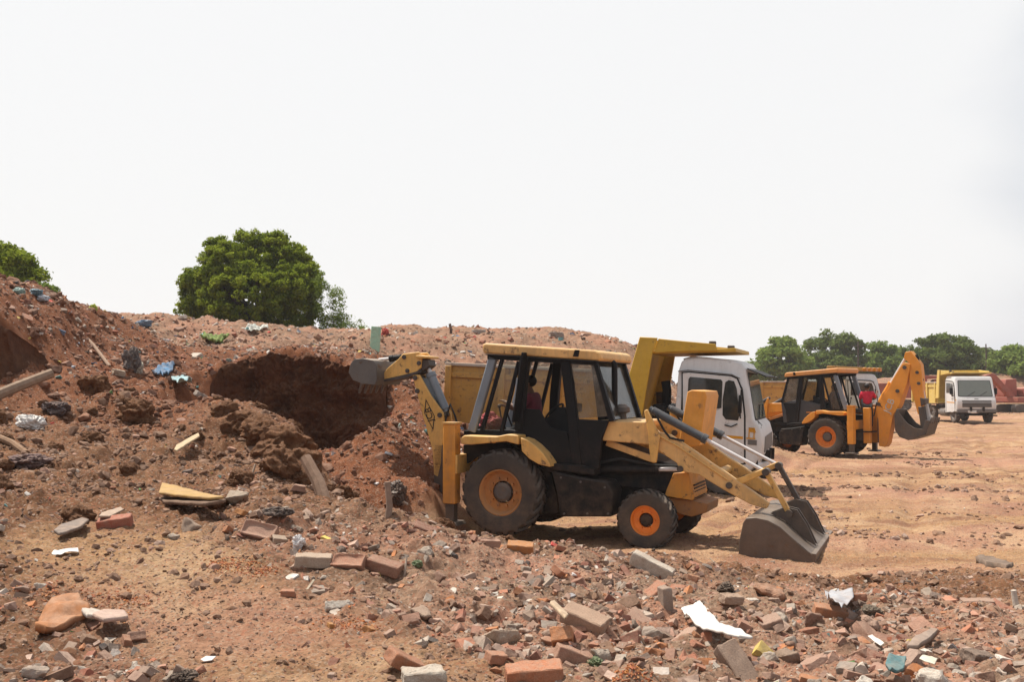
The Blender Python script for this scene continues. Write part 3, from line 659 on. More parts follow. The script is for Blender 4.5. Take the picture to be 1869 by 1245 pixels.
# near machine: axes fixed by its rear hub in the photograph
YAW1 = R(23)
_rot1 = Matrix.Rotation(-YAW1, 4, 'Z')
HUBR = at(917, 900, 14.5)
HZ = 0.64
ORG1 = HUBR - _rot1 @ Vector((0, -0.98, HZ))
F1 = Frame(Matrix.Translation(ORG1) @ _rot1)
def pin(parent, c, y0, y1, r=.045, m=None, n=14):
    return MB().tube([(c.x, y0, c.z), (c.x, y1, c.z)], r, n).build('pivot_pin', m or M_STEELD, parent)
def mirror_pair(y0, y1): return ((y0, y1), (-y1, -y0))

def backhoe(name, label, M, cols, pose, hood_open, group=None, near=-1, letter=None, rim=None, dark_panel=False):
    t = thing(name, label, 'backhoe loader', M, group)
    YEL, HOOD, ORG = cols
    P = F1.poly; V = F1.v
    # --- chassis
    ch = MB()
    ch.box(-0.75, 2.35, -0.36, 0.36, 0.52, 0.86)
    ch.box(-0.35, 0.35, -0.62, 0.62, 0.48, 0.80)
    ch.box(2.0, 2.2, -0.62, 0.62, 0.36, 0.50)            # front axle beam
    ch.build('chassis', M_BLK, t, 0.02)
    # side skirt with the tank and steps
    for y0, y1 in mirror_pair(-0.86, -0.40):
        sk = MB(); sk.prism(P([(1006, 860), (1060, 872), (1108, 879), (1119, 898), (1117, 944), (1022, 944), (1016, 905)], -0.86), y0, y1)
        sk.build('side_tank', M_BLK, t, 0.03)
        st = MB(); st.prism(P([(1000, 846), (1060, 850), (1085, 858), (1085, 868), (1008, 858)], -0.84), y0 + (.02 if y0 < 0 else 0), y1 - (0 if y0 < 0 else .02))
        st.build('step', M_BLK, t, 0.012)
    # --- engine bay
    en = MB(); en.prism(P([(1088, 800), (1190, 838), (1236, 850), (1228, 900), (1090, 885)], -0.42), -0.42, 0.42)
    en.build('engine_bay', M_BLK, t, 0.02)
    nose = MB(); nose.prism(P([(1229, 864), (1257, 862), (1267, 906), (1264, 914), (1213, 906), (1216, 895)], -0.44), -0.44, 0.44)
    nose.build('nose', ORG, t, 0.008)
    br_ = MB(); br_.prism(P([(1200, 905), (1264, 914), (1292, 920), (1290, 936), (1262, 944), (1205, 930)], -0.38), -0.38, 0.38); br_.build('axle_bracket', M_TORGD, t, 0.01)
    gr = MB()
    xg, zg = F1(1262, 880, 0)
    for k in range(7): gr.box(xg - .02, xg + .13, -0.36, 0.36, zg - .02 - k * .045, zg - .005 - k * .045)
    gr.build('grille', M_BLK, t)
    # --- wheels
    rimr, rimf = rim or (M_RIMOLD, M_RIM)
    xf, zf = F1(1177, 951, -0.93); xr, zr = F1(912, 900, -0.98)
    for s in (-1, 1):
        wheel(t, (xr, s * 0.79, zr), 0.632, 0.42, 0.335, s, rimr, 20, .42, bolts=10, face=.35)
        wheel(t, (xf, s * 0.80, zf), 0.418, 0.30, 0.205, s, rimf, 22, .42, bolts=6, face=.45)
    # --- mudguards over the rear wheels
    for y0, y1 in mirror_pair(-1.0, -0.56):
        g = MB(); g.prism(P([(839, 801), (847, 795), (905, 797), (925, 793), (946, 795), (946, 812), (923, 806), (860, 812), (842, 811)], -1.0), y0, y1)
        g.build('mudguard', YEL, t, 0.015)
        g = MB(); g.prism(P([(950, 799), (962, 803), (976, 813), (992, 829), (1003, 846), (1004, 853), (983, 848), (966, 838), (952, 824)], -1.0), y0, y1)
        g.build('mudguard', YEL, t, 0.012)
        iw = MB(); iw.prism(P([(848, 812), (925, 808), (952, 826), (985, 850), (1004, 856), (1018, 905), (1020, 935), (985, 940), (978, 890), (950, 850), (915, 830), (870, 835), (848, 850)], -0.6), y0 + (.36 if y0 < 0 else 0), y1 - (0 if y0 < 0 else .36))
        iw.build('wheel_arch', M_BLK, t)
    # --- cab
    Yc = 0.70
    fl = MB(); fl.prism(P([(846, 786), (945, 786), (1000, 850), (1062, 850), (1062, 870), (1000, 862), (940, 800), (846, 800)], -Yc), -Yc, Yc)
    fl.build('cab_floor', M_BLK, t, 0.01)
    rf = MB(); rf.prism(P([(880, 628), (886, 626), (1085, 639), (1094, 643), (1097, 656), (1092, 659), (884, 645), (880, 641)], -0.80), -0.80, 0.80)
    roof = rf.build('cab_roof', HOOD, t, 0.03, seg=3)
    for s in (-1, 1):
        lm = MB(); x, z = F1(1052, 645, -.8)
        lm.prism([(x - .05, z - .045), (x + .03, z - .05), (x + .05, z + .045), (x - .02, z + .05)], min(s * .795, s * .812), max(s * .795, s * .812))
        lm.build('roof_lamp', M_BLK, roof)
    for s in (-1, 1):
        hd = MB(); hd.prism(P([(892, 646), (1090, 659), (1090, 667), (892, 656)], -Yc), s * Yc - .05, s * Yc + .05); hd.build('header_rail', M_BLK, t)
        po = MB(); a = V(901, 651, -Yc); b = V(862, 788, -Yc); a.y = b.y = s * Yc; po.beam(a, b, .10, .13, (1, 0, 0)); po.build('cab_post', M_BLU, t, 0.02)
        rb = MB(); a = V(917, 655, -Yc); b = V(880, 787, -Yc); a.y = b.y = s * Yc; rb.beam(a, b, .05, .05, (1, 0, 0))
        a = V(947, 660, -Yc); b = V(916, 787, -Yc); a.y = b.y = s * Yc; rb.beam(a, b, .05, .05, (1, 0, 0))
        rb.build('window_bar', M_BLK, t)
        po = MB(); po.prism([(x, z) for x, z in P([(951, 650), (967, 652), (962, 700), (955, 786), (941, 786), (944, 720)], -Yc)], s * Yc - .06, s * Yc + .06); po.build('cab_post', M_BLK, t, 0.015)
        po = MB(); po.prism(P([(1024, 656), (1041, 658), (1052, 735), (1064, 850), (1046, 850), (1035, 745)], -Yc), s * Yc - .06, s * Yc + .06); po.build('cab_post', M_BLK, t, 0.015)
        po = MB(); po.prism(P([(1083, 658), (1090, 659), (1122, 768), (1113, 770)], -Yc), s * Yc - .04, s * Yc + .04); po.build('cab_post', M_BLK, t)
        dr = MB()
        if dark_panel:
            dr.prism(P([(958, 770), (1040, 752), (1120, 768), (1112, 850), (1062, 852), (1000, 850), (958, 795)], -Yc), s * Yc - .02, s * Yc + .02)
        else:
            dr.prism(P([(941, 745), (985, 748), (1004, 780), (1036, 790), (1052, 850), (1002, 846), (975, 812), (944, 792)], -Yc), s * Yc - .02, s * Yc + .02)
        dr.build('door_panel', M_BLK if not dark_panel else M_DPAN, t, 0.01)
        lo = MB(); lo.prism(P([(1050, 765), (1112, 768), (1100, 800), (1095, 858), (1064, 850)], -Yc), s * Yc - .04, s * Yc + .03); lo.build('lower_panel', M_BLK, t, 0.015)
        gl = MB(); gl.prism(P([(1041, 660), (1082, 662), (1113, 760), (1056, 764), (1050, 735)], -Yc), s * Yc - .004, s * Yc + .004); gl.build('quarter_window', M_GLASSQ, t, smooth=False)
        gl = MB(); gl.prism(P([(918, 658), (946, 662), (914, 786), (880, 786)], -Yc), s * Yc - .004, s * Yc + .004); gl.build('rear_side_window', M_GLASS, t, smooth=False)
    # open door swung back against the rear post, seen edge on
    sd = near
    dd = MB()
    if not dark_panel:
        a = V(965, 644, -Yc); b = V(947, 770, -Yc); a.y = b.y = sd * (Yc + .10)
        dd.beam(a, b, .30, .03, (1, 0, 0)); dd.build('open_door', M_BLK, t, 0.01)
        ha = MB(); a = V(957, 690, -Yc); b = V(950, 742, -Yc); a.y = b.y = sd * (Yc + .27); ha.tube([a, b], .012, 8); ha.build('grab_handle', M_BLU, t)
    fw = MB(); a = V(1084, 662, -Yc); b = V(1116, 766, -Yc)
    fw.hull([(a.x, -Yc, a.z), (a.x, Yc, a.z), (b.x, Yc, b.z), (b.x, -Yc, b.z)], [(a.x + .008, -Yc, a.z), (a.x + .008, Yc, a.z), (b.x + .008, Yc, b.z), (b.x + .008, -Yc, b.z)])
    fw.build('windscreen', M_GLASS, t, smooth=False)
    for x_, y_ in ((1098, .1), (1104, .4)): MB().tube([V(x_, 668, y_), V(1113, 745, y_)], .010, 6).build('wiper', M_RUBBER, t)
    # inside
    se = MB(); se.prism(P([(953, 748), (963, 748), (972, 775), (1000, 778), (1000, 792), (962, 792)], 0), -.25, .25); se.build('seat', M_SEAT, t, 0.04)
    co = MB(); co.prism(P([(1003, 765), (1025, 745), (1040, 742), (1052, 770), (1052, 850), (1030, 850), (1012, 800)], 0), -.22, .22); co.build('console', M_SEAT, t, 0.03)
    sw = MB(); c = V(1012, 752, 0); ring = []
    for k in range(21):
        q = 2 * math.pi * k / 20; ring.append(c + Vector((.12 * math.cos(q), .2 * math.sin(q), .12 * math.cos(q))))
    sw.tube(ring, .016, 8, False); sw.tube([c, c + Vector((.12, 0, -.15))], .02, 8); sw.build('steering_wheel', M_RUBBER, t)
    for yy in (-.14, .14):
        lv = MB(); a = V(930, 785, 0); b = V(918, 742, 0); a.y = b.y = yy; lv.tube([a, a + (b - a) * .6 + Vector((-.02, 0, 0)), b], .014, 8); lv.ball(b, .028, 8, 6)
        lv.build('control_lever', M_RUBBER, t)
    mi = MB(); mi.box(*[F1(1058, 745, -.5)[0] + q for q in (-.03, .03)], -.62, -.46, F1(1058, 752, -.5)[1], F1(1058, 736, -.5)[1]); mi.build('mirror', M_BLK, t, .02)
    # --- exhaust, air cleaner
    ex = MB(); a = V(1122, 768, -.30); b = V(1116, 664, -.30); b.x = a.x; ex.tube([a, b - Vector((0, 0, .1)), b, b + Vector((-.03, 0, .03))], [.045, .045, .042, .036], 12); ex.build('exhaust_pipe', M_BLK, t)
    ac = MB(); c = V(1136, 768, -.12); h = F1(1136, 738, -.12)[1] - c.z
    ac.tube([c, c + Vector((0, 0, h * .45)), c + Vector((0, 0, h * .5)), c + Vector((0, 0, h * .55)), c + Vector((0, 0, h * .8)), c + Vector((0, 0, h * 1.0))], [.06, .06, .10, .115, .11, .05], 18); ac.build('air_cleaner', M_HUB, t)
    # --- bonnet
    if hood_open:
        bo = MB(); Y0, Y1 = -.42, .42
        lo_a = V(1243, 800, Y0); up_a = V(1256, 718, Y0)
        x0, z0, x1, z1 = lo_a.x, lo_a.z, up_a.x, up_a.z
        prof = [(x0 - .10, z0 - .16), (x0 + .26, z0 - .10), (x1 + .26, z1 - .04), (x1 + .24, z1 + .03), (x1 + .05, z1 + .045), (x1 - .01, z1 + .02), (x0 - .02, z0)]
        bo.prism(prof, Y0, Y1); bo.build('raised_bonnet', M_BONN, t, 0.010)
        hr = MB(); hr.prism(P([(1086, 768), (1140, 766), (1180, 768), (1180, 782), (1090, 782)], -.40), -.40, .40); hr.build('cowl', HOOD, t, .03)
    else:
        bo = MB(); bo.prism(P([(1086, 768), (1180, 772), (1236, 800), (1250, 830), (1236, 850), (1190, 830), (1088, 806)], -.42), -.42, .42); bo.build('bonnet', ORG, t, .04, seg=3)
    # --- loader arms
    for s in (-1, 1):
        y0, y1 = (-.66, -.55) if s < 0 else (.55, .66)
        ar = MB(); ar.prism(P([(1078, 772), (1092, 768), (1186, 770), (1203, 789), (1224, 794), (1268, 823), (1300, 846), (1330, 865), (1341, 873), (1405, 919), (1399, 929), (1371, 921), (1330, 899), (1300, 881), (1277, 867), (1256, 863), (1243, 860), (1236, 845), (1204, 824), (1190, 812), (1120, 806), (1086, 803)], -.62), y0, y1)
        la = ar.build('loader_arm', HOOD if s < 0 else YEL, t, .015)
        for px, py in ((1195, 797), (1332, 886), (1243, 856), (1092, 785)): pin(la, V(px, py, -.62), y0 - .03, y1 + .03)
        lk = MB(); a = V(1102, 809, -.64); b = V(1192, 842, -.64); a.y = b.y = s * .50; lk.beam(a, b, .06, .09); lk.build('levelling_link', HOOD, t, .01)
        be = MB(); be.prism(P([(1177, 750), (1183, 747), (1206, 795), (1201, 832), (1199, 845), (1189, 843), (1186, 815), (1184, 790)], -.68), min(s * .68, s * .73), max(s * .68, s * .73)); be.build('bell_crank', YEL, t, .012)
        a, b = V(1181, 751, -.60), V(1391, 858, -.60); a.y = b.y = s * .60
        a = V(1181, 751, -.76 if s < 0 else -.60); b = V(1391, 858, -.60); a.y = s * .76 * 0 + s * .62; b.y = s * .60
        a.z += .03
        ram(t, a, b, .52, .058, .026, 'tilt_ram', M_BLU2)
        hs = MB(); a2 = a + Vector((.1, s * .05, -.08)); b2 = V(1250, 805, -.62); b2.y = s * .66
        hs.tube([a2, a2 + Vector((.12, 0, -.22)), (a2 + b2) / 2 + Vector((0, 0, -.14)), b2], .016, 8); hs.build('hydraulic_hose', M_RUBBER, t)
        a = V(1084, 858, -.5); b = V(1242, 857, -.5); a.y = b.y = s * .50; ram(t, a, b, .76, .06, .03, 'lift_ram')
        # tipping lever and link down to the bucket
        lv = MB(); a = V(1334, 886, -.62); b = V(1397, 859, -.62); a.y = b.y = s * .60; lv.beam(a, b, .08, .10, (0, 0, 1), .08, .07); lv.build('tipping_lever', YEL, t, .012)
        li = MB(); a = V(1398, 862, -.62); b = V(1440, 938, -.62); a.y = b.y = s * .58; li.beam(a, b, .07, .085, (0, 1, 0)); li = li.build('bucket_link', YEL if s < 0 else M_STEELD, t, .012)
        for q in (a, b): pin(li, q, q.y - .08, q.y + .08, .05)
    cb = MB(); a = V(1300, 868, -.62); cb.tube([(a.x, -.6, a.z), (a.x, .6, a.z)], .06, 12); cb.build('cross_tube', YEL, t)
    # --- front bucket, rolled forward onto its edge
    Yb = -1.10
    side = P([(1347, 1034), (1349, 990), (1356, 955), (1362, 946), (1380, 945), (1402, 950), (1424, 962), (1446, 982), (1466, 1001), (1485, 1014), (1484, 1038), (1440, 1043), (1390, 1042)], Yb)
    sh = P([(1349, 990), (1356, 955), (1362, 946), (1380, 945), (1402, 950), (1424, 962), (1446, 982), (1466, 1001), (1485, 1014), (1484, 1030)], Yb)
    cx = sum(p[0] for p in side) / len(side); cz = sum(p[1] for p in side) / len(side)
    inner = [(x + (cx - x) * .05, z + (cz - z) * .05) for x, z in sh]
    bu = MB(); ring = sh + inner[::-1]; bu.prism(ring, Yb, -Yb)
    bu.prism(side, Yb - .004, Yb + .028); bu.prism(side, -Yb - .028, -Yb + .004)
    bk = bu.build('front_bucket', M_STEEL, t, .008)
    for yy in (-.61, -.45, .43, .59):
        rb = MB(); rb.prism([(x, z + .004) for x, z in P([(1395, 946), (1425, 935), (1446, 940), (1464, 968), (1482, 1008), (1466, 999), (1446, 981), (1424, 961)], Yb)], yy, yy + .03)
        rb.build('bucket_bracket', M_STEELD, bk)
    ed = MB(); e0 = P([(1481, 1010), (1490, 1012), (1488, 1043), (1479, 1043)], Yb); ed.prism(e0, Yb - .008, -Yb + .008); ed.build('cutting_edge', M_STEEL, bk, .006)
    # --- stabilisers and rear frame
    rfm = MB(); x0, z0 = F1(838, 850, -.9); rfm.box(x0 - .16, x0 + .0, -.98, .98, z0 - .12, z0 + .16); rfm.box(x0 - .02, -0.6, -.4, .4, z0 - .1, z0 + .12); rfm.build('rear_frame', YEL, t, .015)
    for s in (-1, 1):
        xa, za = F1(808, 774, -1.0); xb, zb = F1(835, 921, -1.0)
        sb = MB(); sb.box(xa, xa + .20, min(s * .80, s * 1.0), max(s * .80, s * 1.0), zb, za); so = sb.build('stabiliser', ORG, t, .015)
        cp = MB(); cp.box(xa - .015, xa + .215, min(s * .785, s * 1.015), max(s * .785, s * 1.015), za, za + .025); cp.build('stabiliser_cap', YEL, so)
        lg = MB(); zf_ = F1(815, 955, -1.0)[1]; lg.box(xa + .03, xa + .17, min(s * .83, s * .97), max(s * .83, s * .97), zf_, zb); lg.prism([(xa - .08, zf_ - .03), (xa + .28, zf_ - .03), (xa + .24, zf_ + .02), (xa - .04, zf_ + .02)], min(s * .74, s * 1.06), max(s * .74, s * 1.06)); lg.build('stabiliser_foot', M_STEELD, so, .008)
    kp = MB(); kx = F1(812, 850, 0)[0]; kz = F1(812, 850, 0)[1]
    kp.box(kx - .12, kx + .05, -.16, .16, kz - .45, kz + .35); kp.build('kingpost', M_STEELD, t, .02)
    for s in (-1, 1):                                    # bolts and a hose along the side
        for px, py in ((1024, 872), (1060, 880), (1104, 890), (1030, 938), (1072, 938), (1110, 938)):
            c = V(px, py, -.86); MB().tube([(c.x, s * .86, c.z), (c.x, s * .876, c.z)], .016, 8).build('bolt', M_HUB, t)
        MB().tube([V(1088, 846, -.6) * 1.0 if s < 0 else Vector((V(1088, 846, -.6).x, .6, V(1088, 846, -.6).z)), Vector((V(1130, 838, -.6).x, s * .56, V(1130, 838, -.6).z)), Vector((V(1190, 850, -.6).x, s * .54, V(1190, 850, -.6).z)), Vector((V(1236, 852, -.6).x, s * .52, V(1236, 852, -.6).z))], .018, 8).build('hydraulic_hose', M_RUBBER, t)
        MB().tube([Vector((V(1206, 796, -.62).x, s * .68, V(1206, 796, -.62).z)), Vector((V(1240, 815, -.62).x, s * .675, V(1240, 815, -.62).z)), Vector((V(1300, 856, -.62).x, s * .672, V(1300, 856, -.62).z)), Vector((V(1330, 876, -.62).x, s * .672, V(1330, 876, -.62).z))], .012, 8).build('arm_pipe', M_YEL if s < 0 else M_STEELD, t)
    tr_ = MB(); tr_.prism(P([(886, 646), (1092, 659), (1092, 661), (886, 648)], -.8), -.806, .806); tr_.build('roof_gasket', M_RUBBER, t)
    pose(t, YEL, ORG, letter)
    return t
M_TORGD = paint('grimy_orange', (0.30, 0.115, 0.02), 0.6, 0.45, 0.9)
M_BONN = paint('sun_bleached_orange', (0.60, 0.245, 0.018), 0.5, 0.22, 0.35, fade=.3)
M_BLU2 = paint('blue_black_ram', (0.028, 0.036, 0.045), 0.4, 0.12, 0.1)
M_DPAN = paint('charcoal_panel', (0.028, 0.034, 0.042), 0.35, 0.12, 0.05, dustcol=(0.2, 0.16, 0.12))
def boom_letters(parent, p, ux, uz, size, y, m, txt='JCB'):
    """letters on the side of the boom, reading along ux"""
    me = text_mesh(txt, size, .003); ux = Vector(ux).normalized(); up = Vector(uz).normalized(); nz = ux.cross(up)
    me.materials.append(m); o = bpy.data.objects.new('lettering', me); COL.objects.link(o); o.parent = parent
    o.matrix_local = Matrix(((ux.x, up.x, nz.x, p[0]), (ux.y, up.y, nz.y, y), (ux.z, up.z, nz.z, p[1]), (0, 0, 0, 1)))
    return o
# ------------------------------------------------------------------ the near backhoe loader, digging arm stretched over the heap
def pose_dig(t, YEL, ORG, letter):
    P, V = F1.poly, F1.v
    Yb = -.16
    bm_ = MB(); outer = [(752, 684), (765, 684), (786, 722), (808, 753), (810, 770), (806, 845), (800, 872), (792, 868), (789, 822), (772, 761)]
    bm_.prism(P(outer, Yb), Yb, Yb + .05); bm_.prism(P(outer, Yb), -Yb - .05, -Yb)
    core = [(754, 692), (763, 690), (783, 728), (800, 760), (802, 845), (797, 866), (792, 860), (791, 822), (776, 761)]
    bm_.prism(P(core, Yb), Yb + .05, -Yb - .05)
    bo = bm_.build('boom', YEL, t, .012)
    for px, py in ((762, 714), (803, 758), (758, 690)): pin(bo, V(px, py, Yb), Yb - .02, -Yb + .02, .04)
    # badge on the flank: a black rhomb frame with three letters inside
    c = F1(784, 757, Yb); a = F1(784, 722, Yb); b = F1(783, 786, Yb)
    dx = Vector((b[0] - a[0], 0, b[1] - a[1])); ln = dx.length; dx.normalize()
    dx = Vector((F1(792, 790, Yb)[0] - F1(776, 722, Yb)[0], 0, F1(792, 790, Yb)[1] - F1(776, 722, Yb)[1])).normalized()
    nx = Vector((-dx.z, 0, dx.x))
    cv = Vector((c[0], Yb - .004, c[1])); A = cv + dx * .26; B = cv - dx * .26; Cc = cv + nx * .085 + dx * .05; Dd = cv - nx * .085 - dx * .05
    fr = MB(); q = [A, Cc, B, Dd]; q2 = [cv + (p - cv) * .84 for p in q]
    for i in range(4):
        j = (i + 1) % 4; fr.hull([q[i], q[j], q2[j], q2[i]], [p + Vector((0, .003, 0)) for p in (q[i], q[j], q2[j], q2[i])])
    fr.build('badge_frame', M_LOGO, bo, smooth=False)
    LOGO_UP = Vector((dx.z, 0, -dx.x))
    boom_letters(bo, (cv.x, cv.z), -dx, LOGO_UP, .15, Yb - .004, M_LOGO)
    # dipper ram lying on the boom
    a = V(815, 752, .0); b = V(778, 664, .0); ram(t, a, b, .8, .07, .035, 'boom_ram', M_BLU)
    gv = MB(); gv.prism(P([(776, 690), (800, 735), (812, 762), (806, 768), (786, 735)], 0), -.09, .09); gv.build('boom_top_plate', M_BLU, t)
    di = MB(); dp = [(693, 697), (695, 687), (708, 671), (726, 656), (735, 646), (764, 642), (770, 650), (768, 671), (760, 680), (735, 686)]
    di.prism(P(dp, Yb), Yb, Yb + .04); di.prism(P(dp, Yb), -Yb - .04, -Yb)
    dcore = [(696, 695), (710, 676), (728, 660), (737, 651), (762, 647), (765, 668), (757, 677), (735, 682)]
    di.prism(P(dcore, Yb), Yb + .04, -Yb - .04)
    d_ = di.build('dipper_arm', YEL, t, .012)
    lo = MB(); lo.prism(P([(684, 700), (684, 696), (735, 685), (762, 678), (766, 674), (767, 680), (740, 690)], Yb), Yb - .01, -Yb + .01); lo.build('dipper_edge', M_STEELD, d_)
    for px, py in ((738, 652), (744, 677), (765, 663)): pin(d_, V(px, py, Yb), Yb - .02, -Yb + .02, .035)
    hp = MB(); hp.prism(P([(769, 650), (775, 649), (791, 651), (791, 655), (772, 655)], 0), -.2, .2); hp.build('dipper_tail', YEL, t, .01)
    dk = MB(); dk.prism(P([(768, 655), (788, 657), (790, 668), (780, 676), (766, 682)], 0), -.12, .12); dk.build('boom_head', M_STEELD, t, .01)
    ram(t, V(737, 652, 0), V(692, 657, 0), .55, .05, .028, 'bucket_ram')
    tl = MB(); tl.beam(V(697, 656, 0), V(690, 690, 0), .12, .06, (1, 0, 0)); tl.build('bucket_linkage', M_STEELD, t, .01)
    # digging bucket: curved shell, side cheeks and teeth
    Y = .40
    sh = [(640, 664), (646, 656), (662, 654), (682, 658), (687, 668), (688, 694), (684, 703)]
    s3 = P(sh, -Y); cx, cz = F1(660, 690, -Y); inn = [(x + (cx - x) * .07, z + (cz - z) * .07) for x, z in s3]
    bu = MB(); bu.prism(s3 + inn[::-1], -Y, Y)
    cheek = P([(640, 664), (646, 656), (662, 654), (682, 658), (687, 668), (688, 694), (684, 703), (664, 701), (644, 694), (636, 680)], -Y)
    bu.prism(cheek, -Y - .003, -Y + .025); bu.prism(cheek, Y - .025, Y + .003)
    b_ = bu.build('digging_bucket', M_BLU3, t, .006)
    for k in range(5):
        y = -Y + .05 + k * (2 * Y - .1) / 4
        th_ = MB(); a = V(682, 700, 0); b = V(676, 718, 0); a.y = b.y = y; th_.beam(a, b, .07, .05, (1, 0, 0), .035, .02); th_.build('bucket_tooth', M_STEEL, b_)
    for pts in ([V(806, 756, .1), V(800, 725, .14), V(790, 690, .14), V(782, 668, .12), V(772, 655, .1)], [V(812, 770, -.1), V(822, 738, -.1), V(830, 758, -.12), V(836, 780, -.1)]):
        MB().tube(pts, .016, 8).build('hydraulic_hose', M_RUBBER, t)
M_BLU3 = paint('grey_bucket_steel', (0.10, 0.095, 0.088), 0.5, 0.42, 0.7, metal=0.2)
loader1 = backhoe('backhoe_loader', 'faded yellow backhoe loader with raised bonnet, its digging arm stretched over the cut bank', F1.M, (M_YEL, M_YEL2, M_ORG), pose_dig, True, 'backhoe loaders on the dump')

M_PINKC = flat('red_and_white_cloth', (0.42, 0.07, 0.09), 0.85, 0.5, 9, 0.02)
# ------------------------------------------------------------------ tipper trucks
M_WHITE = paint('white_cab_paint', (0.62, 0.62, 0.61), 0.4, 0.22, 0.22, fade=0.05)
M_TYEL = paint('tipper_yellow', (0.50, 0.30, 0.012), 0.45, 0.16, 0.35)
M_TORG = paint('tipper_ochre', (0.46, 0.235, 0.035), 0.5, 0.30, 0.75)
M_TPALE = paint('tipper_pale_yellow', (0.58, 0.42, 0.10), 0.5, 0.3, 0.35)
M_RAIL = paint('dusty_rail', (0.42, 0.36, 0.30), 0.7, 0.6, 0.3)
M_GREY = paint('grey_plastic', (0.10, 0.10, 0.10), 0.55, 0.35, 0.1)
M_STRIPE = flat('orange_stripe', (0.60, 0.28, 0.02), 0.5, 0.15, 9)
M_RED = paint('red_machine', (0.27, 0.055, 0.035), 0.6, 0.4, 0.7)
M_PLATE = flat('plate_white', (0.6, 0.6, 0.58), 0.5, 0.1, 9)
M_LOAD = flat('load_soil', (0.22, 0.13, 0.085), 0.95, 0.35, 5, 0.05)
YAW2 = R(20); _rot2 = Matrix.Rotation(-YAW2, 4, 'Z') @ Matrix.Rotation(R(3.0), 4, 'Y')
AN2 = at(1316, 905, 20.6)                                # where its near front wheel stands
ORG2 = AN2 - _rot2 @ Vector((0, -1.05, 0.0))
F2 = Frame(Matrix.Translation(ORG2) @ _rot2)
def truck(name, label, M, cab, body, rail, group, detail=2, cargo=False, damaged=False, ribs=4, wall_h=None, stripe=True, high=False):
    t = thing(name, label, 'tipper truck', M, group)
    P, V = F2.poly, F2.v; W = 1.15
    fr = MB()
    for s in (-1, 1): fr.box(-5.3, 0.9, min(s * .32, s * .42), max(s * .32, s * .42), .72, .96)
    for x in (-5.2, -3.6, -2.2, -1.0, .6): fr.box(x, x + .12, -.33, .33, .76, .92)
    fr.build('chassis', M_BLK, t)
    for x, two in ((0.0, False), (-3.35, True), (-4.45, True)):
        for s in (-1, 1):
            wheel(t, (x, s * 0.96, .50), .50, .26, .27, s, M_GREY, 26, .4, M_TYRE2, 8, .2)
    ax = MB()
    for x in (0, -3.35, -4.45): ax.tube([(x, -.85, .5), (x, .85, .5)], .08, 10)
    for x in (0, -3.35, -4.45): pass
    for k, x in enumerate((0, -3.35, -4.45)): MB().tube([(x, -.85, .5), (x, .85, .5)], .08, 10).build('axle', M_BLK, t)
    # --- cab
    side = [(1229, 846), (1232, 750), (1238, 676), (1243, 659), (1250, 653), (1275, 651), (1340, 657), (1354, 662), (1361, 674), (1377, 768), (1386, 778), (1392, 800), (1391, 830), (1380, 852), (1368, 862), (1352, 872), (1322, 874), (1308, 848)]
    if high: side = [(a, min(b, 848) if b > 848 else b) for a, b in side[:13]] + [(1378, 849), (1300, 849)]
    sp = P(side, -W); c = MB()
    ys = [(-W, 0.93), (-W + .03, .985), (-W + .14, 1.0), (W - .14, 1.0), (W - .03, .985), (W, .93)]
    cx_, cz_ = sum(p[0] for p in sp) / len(sp), sum(p[1] for p in sp) / len(sp)
    zt = max(p[1] for p in sp); rings = []
    for y, k in ys:
        rings.append([(cx_ + (x - cx_) * (k if x > cx_ + .3 else 1), y * (1 - .05 * max(0, (z - cz_) / (zt - cz_)) ** 2), cz_ + (z - cz_) * (1 - (1 - k) * .8 if z > cz_ else 1)) for x, z in sp])
    n = len(sp); vs = [p for r in rings for p in r]; fs = [tuple(range(n)), tuple(range(len(vs) - 1, len(vs) - 1 - n, -1))]
    for i in range(len(rings) - 1):
        for j in range(n): fs.append((i * n + j, i * n + (j + 1) % n, (i + 1) * n + (j + 1) % n, (i + 1) * n + j))
    c.add(vs, fs); cb = c.build('cab', cab, t, .03, seg=3)
    xi = lambda px, py: F2(px, py, -W)
    for s in (-1, 1):
        def sideplate(nm, pts, m, d=.010, par=cb, bev=0.0):
            q = P(pts, -W); y = s * (W - .012); return MB().prism(q, min(y, s * (W + d)), max(y, s * (W + d))).build(nm, m, par, bev)
        sideplate('door_seal', [(1244, 679), (1257, 678), (1336, 685), (1347, 690), (1356, 712), (1361, 760), (1361, 848), (1318, 852), (1300, 848), (1244, 848)], M_RUBBER, .006)
        dr = sideplate('door', [(1246, 681), (1257, 680), (1334, 687), (1345, 692), (1353, 712), (1358, 760), (1358, 846), (1318, 850), (1300, 846), (1247, 846)], cab, .012, cb, .012)
        sideplate('window', [(1257, 692), (1260, 688), (1316, 693), (1319, 697), (1317, 745), (1312, 746), (1254, 742)], M_GLASSD, .018, dr)
        sideplate('quarter_window', [(1324, 698), (1330, 694), (1340, 696), (1345, 710), (1350, 758), (1347, 768), (1325, 766), (1319, 758), (1319, 730)], M_GLASSD, .018, dr)
        h = P([(1323, 776), (1335, 779), (1346, 774)], -W); MB().tube([(h[0][0], s * (W + .02), h[0][1]), (h[1][0], s * (W + .05), h[1][1]), (h[2][0], s * (W + .02), h[2][1])], .014, 6).build('door_handle', M_BLK, dr)
        sideplate('rain_gutter', [(1238, 677), (1256, 675), (1336, 683), (1350, 690), (1351, 692), (1336, 685), (1256, 677), (1238, 679)], M_GREY, .03)
        sideplate('side_lamp', [(1368, 783), (1378, 784), (1380, 790), (1369, 789)], M_STRIPE, .012)
        sideplate('rear_seam', [(1245, 700), (1246, 700), (1240, 840), (1239, 840)], M_RUBBER, .006)
        if stripe:
            sideplate('stripe', [(1256, 789), (1356, 797), (1356, 802), (1256, 794)], M_STRIPE, .016, dr)
